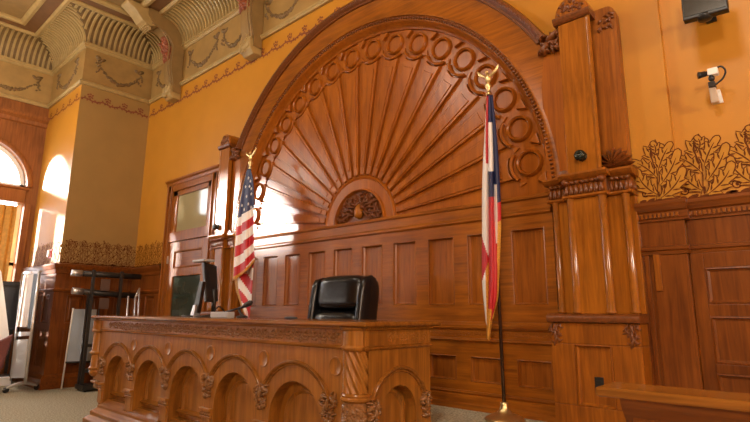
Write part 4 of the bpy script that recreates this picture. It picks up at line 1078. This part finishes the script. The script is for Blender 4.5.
# rolling presentation board
wb = thing('display_stand', 'rolling silver-framed display stand with pale board near the window', 'stand', (-9.6, 2.5, 0))
def post(u0, v0, u1, v1, y0, y1, r, name, mat, par):
    bm = N(); tube(bm, [atY(u0, v0, y0), atY(u1, v1, y1)], r, 8); return obj(name, bm, mat, par, True)
YS = 2.30
post(25, 384, 39.5, 271.5, YS, YS, .022, 'post', silver, wb); post(10.5, 381, 22.5, 273, YS+.1, YS+.1, .016, 'post', silver, wb)
bm = N(); slab4(bm, [atY(23.3, 275.5, YS+.06), atY(33.5, 274, YS), atY(27, 327, YS), atY(17, 327, YS+.06)], .03, (0, 1, 0)); obj('board', bm, tanboard, wb, bevel=.003)
bm = N(); slab4(bm, [atY(33.6, 274, YS), atY(37.5, 273.5, YS), atY(30.5, 330, YS), atY(27, 328, YS)], .03, (0, 1, 0)); obj('board_edge', bm, black_mt, wb)
bm = N(); slab4(bm, [atY(22.3, 271.8, YS+.08), atY(39.5, 270.3, YS), atY(39.3, 273, YS), atY(22.3, 274.5, YS+.08)], .03, (0, 1, 0)); obj('top_bar', bm, silver, wb)
bm = N(); slab4(bm, [atY(15.5, 332, YS+.06), atY(31, 331.5, YS), atY(30.4, 335.5, YS), atY(15, 336.5, YS+.06)], .03, (0, 1, 0)); obj('cross_bar', bm, silver, wb)
bm = N(); slab4(bm, [atY(14.5, 340, YS+.05), atY(28, 339, YS), atY(24, 378, YS), atY(11, 378, YS+.05)], .012, (0, 1, 0)); obj('lower_panel', bm, plain('frosted_panel', (.50, .50, .49, 1), .3), wb)
ft0, ft1 = atZ(6, 388, .07), atZ(37, 385, .07)
bm = N(); tube(bm, spline([ft0, (ft0+ft1)/2+Vector((0, 0, .05)), ft1], 8), .022, 8); obj('foot_bar', bm, silver, wb, True)
for p in (ft0, ft1):
    bm = N(); lathe(bm, Vector((p.x-.015, p.y, .041)), [(.012, 0), (.04, .004), (.04, .026), (.012, .03)], 14, 'x'); cs = obj('caster', bm, black_pl, wb, True)
    bm = N(); lathe(bm, Vector((p.x, p.y, .03)), [(.01, 0), (.01, .05), (.018, .05), (.018, .055)], 8); obj('caster_fork', bm, silver, cs)
# dark cabinet and things beside the window
dc = thing('television', 'black boxy television on a dark cart behind the display stand', 'television', (-10.2, 2.2, 0))
XT = -10.0; q0, q1 = atX(2, 286, XT), atX(19.5, 328, XT)
bm = N(); wbox(bm, XT-.4, XT, q0.y-.2, q1.y, q1.z, q0.z); obj('housing', bm, black_pl, dc, bevel=.01)
bm = N(); wbox(bm, XT-.35, XT-.05, q0.y-.1, q1.y-.05, q0.z, q0.z+.08); obj('top_unit', bm, black_mt, dc, bevel=.01)
bm = N(); wbox(bm, XT-.4, XT, q0.y-.2, q1.y, .06, .12); wbox(bm, XT-.4, XT, q0.y-.2, q1.y, q1.z-.03, q1.z)
for xx in (XT-.38, XT-.04):
    for yy in (q0.y-.18, q1.y-.04): wbox(bm, xx, xx+.04, yy, yy+.04, 0, q1.z)
obj('cart', bm, dark_metal, dc)
# white sheet board at the very left
bm = N(); slab4(bm, [atX(-6, 262, -9.72), atX(1.5, 272, -9.72), atX(9.5, 338, -9.62), atX(-4, 372, -9.58)], .02, (-1, .2, 0))
o = obj('white_board', bm, paper, None, False, .003); tag(o, 'white board leaning in front of the window at the left edge', 'board')
ma = thing('armchair', 'maroon upholstered chair cut off by the left edge', 'chair', (-9.4, 1.9, 0))
a = atX(3, 340, -9.15); c0 = atX(12.5, 336, -9.1)
bm = N(); slab4(bm, [atX(-8, 345, -8.9), atX(13.5, 334, -8.9), atX(9, 350, -8.9), atX(-8, 392, -8.9)], .10, (-1, .1, 0)); obj('backrest', bm, maroon, ma, bevel=.02)
bm = N(); sp = atX(-6, 376, -8.95); wbox(bm, sp.x-.5, sp.x, sp.y-.35, sp.y+.1, .32, .42); obj('seat', bm, maroon, ma, bevel=.03)
for dx in (-.45, -.05):
    for dy in (-.3, .05):
        bm = N(); wbox(bm, sp.x+dx-.02, sp.x+dx+.02, sp.y+dy-.02, sp.y+dy+.02, 0, .33); obj('leg', bm, dark_metal, ma)
bm = N(); q = atX(12, 378, -9.75); wbox(bm, q.x-.2, q.x, q.y-.40, q.y, .0, .12); o = obj('storage_box', bm, paper, None, False, .006); tag(o, 'low white box on the carpet by the display stand', 'box')
# easel with a pale blue board
ea = thing('easel', 'pale blue board on a thin-legged easel against the dark wainscot', 'easel', (-8.5, 2.95, 0))
XE = -8.80
bm = N(); slab4(bm, [atX(73.5, 309, XE), atX(97, 309.5, XE-.02), atX(91, 361, XE), atX(66.5, 362, XE)], .02, (-1, 0, 0)); obj('board', bm, blueboard, ea, bevel=.002)
bm = N(); tube(bm, [atX(61.3, 389.5, XE), atX(73.3, 308, XE)], .013, 8); obj('leg', bm, white_pl, ea, True)
bm = N(); p = atX(93, 391, XE); tube(bm, [Vector((XE, p.y, .0)), atX(99, 309, XE)], .011, 8); obj('leg', bm, dark_metal, ea, True)
bm = N(); tube(bm, [atX(65.5, 362.5, XE+.02), atX(95, 361.5, XE+.02)], .014, 8); obj('tray', bm, black_mt, ea, True)
# equipment rack
rk = thing('rack', 'dark metal rack with two long bars and silver ends against the corner pier', 'rack', (-8.42, 3.25, 0))
XR = -8.45
for (u0, v0, u1, v1) in ((75, 273, 141, 277), (75.5, 291, 135, 296)):
    a, b_ = atX(u0, v0, XR), atX(u1, v1, XR); b_.y = min(b_.y, 3.70)
    bm = N(); tube(bm, [a, b_], .045, 12); br = obj('bar', bm, dark_metal, rk, True)
    bm = N(); d = (b_-a).normalized(); tube(bm, [a-d*.05, a-d*.045, a+d*.10], .050, 14, [.7, 1, 1]); obj('silver_end', bm, silver, br, True)
for u in (93, 121):
    p = atX(u, 280, XR+.06); bm = N(); wbox(bm, XR+.05, XR+.09, p.y-.02, p.y+.02, .05, 1.75); obj('upright', bm, dark_metal, rk)
bm = N(); wbox(bm, XR-.06, XR+.25, 2.92, 3.60, .03, .09); wbox(bm, XR-.04, XR+.2, 2.98, 3.5, .26, .30); wbox(bm, XR-.04, XR+.2, 2.98, 3.5, .62, .66); wbox(bm, XR-.04, XR+.0, 2.94, 2.98, .06, 1.40); obj('base', bm, dark_metal, rk)
for u0, u1, v0, v1 in ((101, 109, 279, 291), (99.5, 108, 298, 309)):
    a, b_ = atX(u0, v0, XR+.05), atX(u1, v1, XR+.05); bm = N(); wbox(bm, XR+.048, XR+.07, a.y, b_.y, b_.z, a.z); obj('hanging_plate', bm, plain('brown_plate', (.10, .055, .04, 1), .5), rk, bevel=.003)
for yy in (2.97, 3.56):
    for xx in (XR-.04, XR+.22):
        bm = N(); lathe(bm, Vector((xx-.012, yy, .029)), [(.01, 0), (.028, .004), (.028, .02), (.01, .024)], 12, 'x'); obj('caster', bm, black_pl, rk, True)
# chrome tube trolley handle behind the bench end
ht = thing('hand_truck', 'silver tubular hand truck standing between the rack and the bench', 'hand truck', (-7.6, 3.3, 0))
YH = 3.20
for k, (u0, u1, vt) in enumerate(((126, 128.5, 296), (133.5, 135.5, 297), (137.5, 139.5, 288))):
    a = atY(u1, vt, YH+.08*k); b_ = atY(u0, 330, YH+.08*k); d = (b_-a); e_ = a+d*((.01-a.z)/d.z); bm = N(); tube(bm, [a, e_], .012, 8); obj('tube', bm, silver, ht, True)
a, b_ = atY(135.5, 297, YH+.08), atY(139.5, 288.5, YH+.16); bm = N(); tube(bm, [a, b_], .012, 8); obj('handle', bm, silver, ht, True)

# --------------------------------------------------------- ceiling consoles
def console(x, label):
    r = thing('wall_console', label, 'console', (x, YB, 4.6), 'scroll consoles under the cove')
    w = .135
    def M(a, b_, c): return Vector((x+c, YB-a, b_))      # profile plane: a = distance from wall
    outer = spline([(.15, 4.70, 0), (.16, 4.86, 0), (.20, 5.05, 0), (.21, 5.25, 0), (.20, 5.42, 0), (.24, 5.56, 0), (.36, 5.69, 0), (.52, 5.74, 0)], 6)
    pts = [(p.x, p.y) for p in outer]+[(.60, 5.78), (.66, 5.86), (.66, 5.99), (.02, 5.99), (.02, 4.70)]
    bm = N(); prism(bm, M, pts, -w, w); bdy = obj('bracket', bm, olive, r)
    # foot shell block
    bm = N(); pts = [(.0, 4.60), (.13, 4.60), (.19, 4.66), (.20, 4.74), (.16, 4.86), (.0, 4.88)]; prism(bm, M, pts, -w+.015, w-.015); ft = obj('foot_block', bm, cream, r, bevel=.012)
    Mf_ = lambda a, b_, c: Vector((x+a, YB-.185-c, b_))
    bm = N()
    for k in range(7): blob(bm, Mf_, -.10+.033*k, 4.74, .005, .15, .03, .035, PI/2+(3-k)*.12)
    foliage(bm, Mf_, 0, 4.72, .22, .2, .01, .04, 30, 4, .2, .35); foliage(bm, Mf_, 0, 4.92, .18, .2, -.04, .04, 20, 3, .25, .4); obj('foot_shell', bm, cream, ft, True)
    # top scroll block at the tip
    bm = N(); pts = [(.48, 5.73), (.60, 5.68), (.74, 5.73), (.86, 5.86), (1.0, 5.94), (1.0, 5.99), (.48, 5.99)]; prism(bm, M, pts, -w+.01, w-.01); tp = obj('tip_block', bm, cream, r, bevel=.015)
    bm = N()
    Mu = lambda a, b_, c: Vector((x+a, YB-.60-b_*.85, 5.655+b_*.45-c*.8))
    for i in range(5):
        for k in range(4): blob(bm, Mu, -.10+.05*i, .0+.03*k, -.006, .045, .038, .035, .6, 5, 4)
    obj('tip_carving', bm, cream, tp, True)
    # red cartouche on the curved front
    bm = N(); Mc = lambda a, b_, c: Vector((x+a, YB-.18-c-max(0, b_-5.40)*.55, b_))
    foliage(bm, Mc, -.05, 5.45, .24, .36, .0, .10, 44, 5, .35, .6); obj('cartouche', bm, cartouche_m, bdy, True)
    # relief strips along the right flank
    bm = N()
    for off in (.03, .075):
        arc = [(p.x+off, p.y) for p in outer[4:]]
        tube(bm, [M(a, b_, w+.002) for a, b_ in arc], .010, 6)
    obj('flank_moulding', bm, olive, bdy, True)
    return r
console(-7.92, 'plaster scroll console with a red cartouche near the room corner')
console(-5.66, 'plaster scroll console nearest the arch of the backdrop')

# ------------------------------------------------------------------- lighting
w = bpy.data.worlds.new('sky'); sc.world = w; w.use_nodes = True
bg = w.node_tree.nodes['Background']; bg.inputs['Color'].default_value = (.93, .96, 1, 1); bg.inputs['Strength'].default_value = 12
def area(name, loc, rot, sx, sy, power, col, portal=False):
    l = bpy.data.lights.new(name, 'AREA'); l.shape = 'RECTANGLE'; l.size = sx; l.size_y = sy; l.energy = power; l.color = col
    o = bpy.data.objects.new(name, l); COL.objects.link(o); o.location = loc; o.rotation_euler = rot
    if portal: l.cycles.is_portal = True
    return o
for y in WIN:
    area('window_portal', (XL-.36, y, 2.55), (0, -PI/2, 0), 3.3, 1.7, 1, (1, 1, 1), True)
def lamp(name, loc, power, col, rad):
    l = bpy.data.lights.new(name, 'POINT'); l.energy = power; l.color = col; l.shadow_soft_size = rad
    o = bpy.data.objects.new(name, l); COL.objects.link(o); o.location = loc
warm = (1, .89, .74)
lamp('unseen_lamp', (-8.6, .4, 4.1), 190, warm, .3)  # unseen lamp added to light the left side
lamp('unseen_lamp', (-4.4, .4, 5.0), 160, warm, .3)  # unseen overhead light of the room, no fixture modelled
lamp('unseen_lamp', (1.6, -4.2, 3.6), 740, warm, .4)  # frontal fill added behind the camera, no chandelier there
lamp('unseen_lamp', (-.6, -.4, 5.3), 220, warm, .4)  # unseen light added high up for the right pilaster and wall
lamp('unseen_lamp', (3.2, 1.7, 2.6), 360, warm, .3)  # low fill added at the right to brighten the bench end
sd = bpy.data.lights.new('sun', 'SUN'); sd.energy = 32; sd.angle = math.radians(5); sd.color = (1, .95, .88)
so = bpy.data.objects.new('sun', sd); COL.objects.link(so)
el = math.radians(10.5); hz = Vector((1, .85, 0)).normalized()
so.rotation_euler = Vector((hz.x*math.cos(el), hz.y*math.cos(el), -math.sin(el))).to_track_quat('-Z', 'Y').to_euler()

vs = sc.view_settings; vs.view_transform = 'Standard'; vs.look = 'None'; vs.gamma = 1; vs.exposure = 0; vs.use_curve_mapping = False
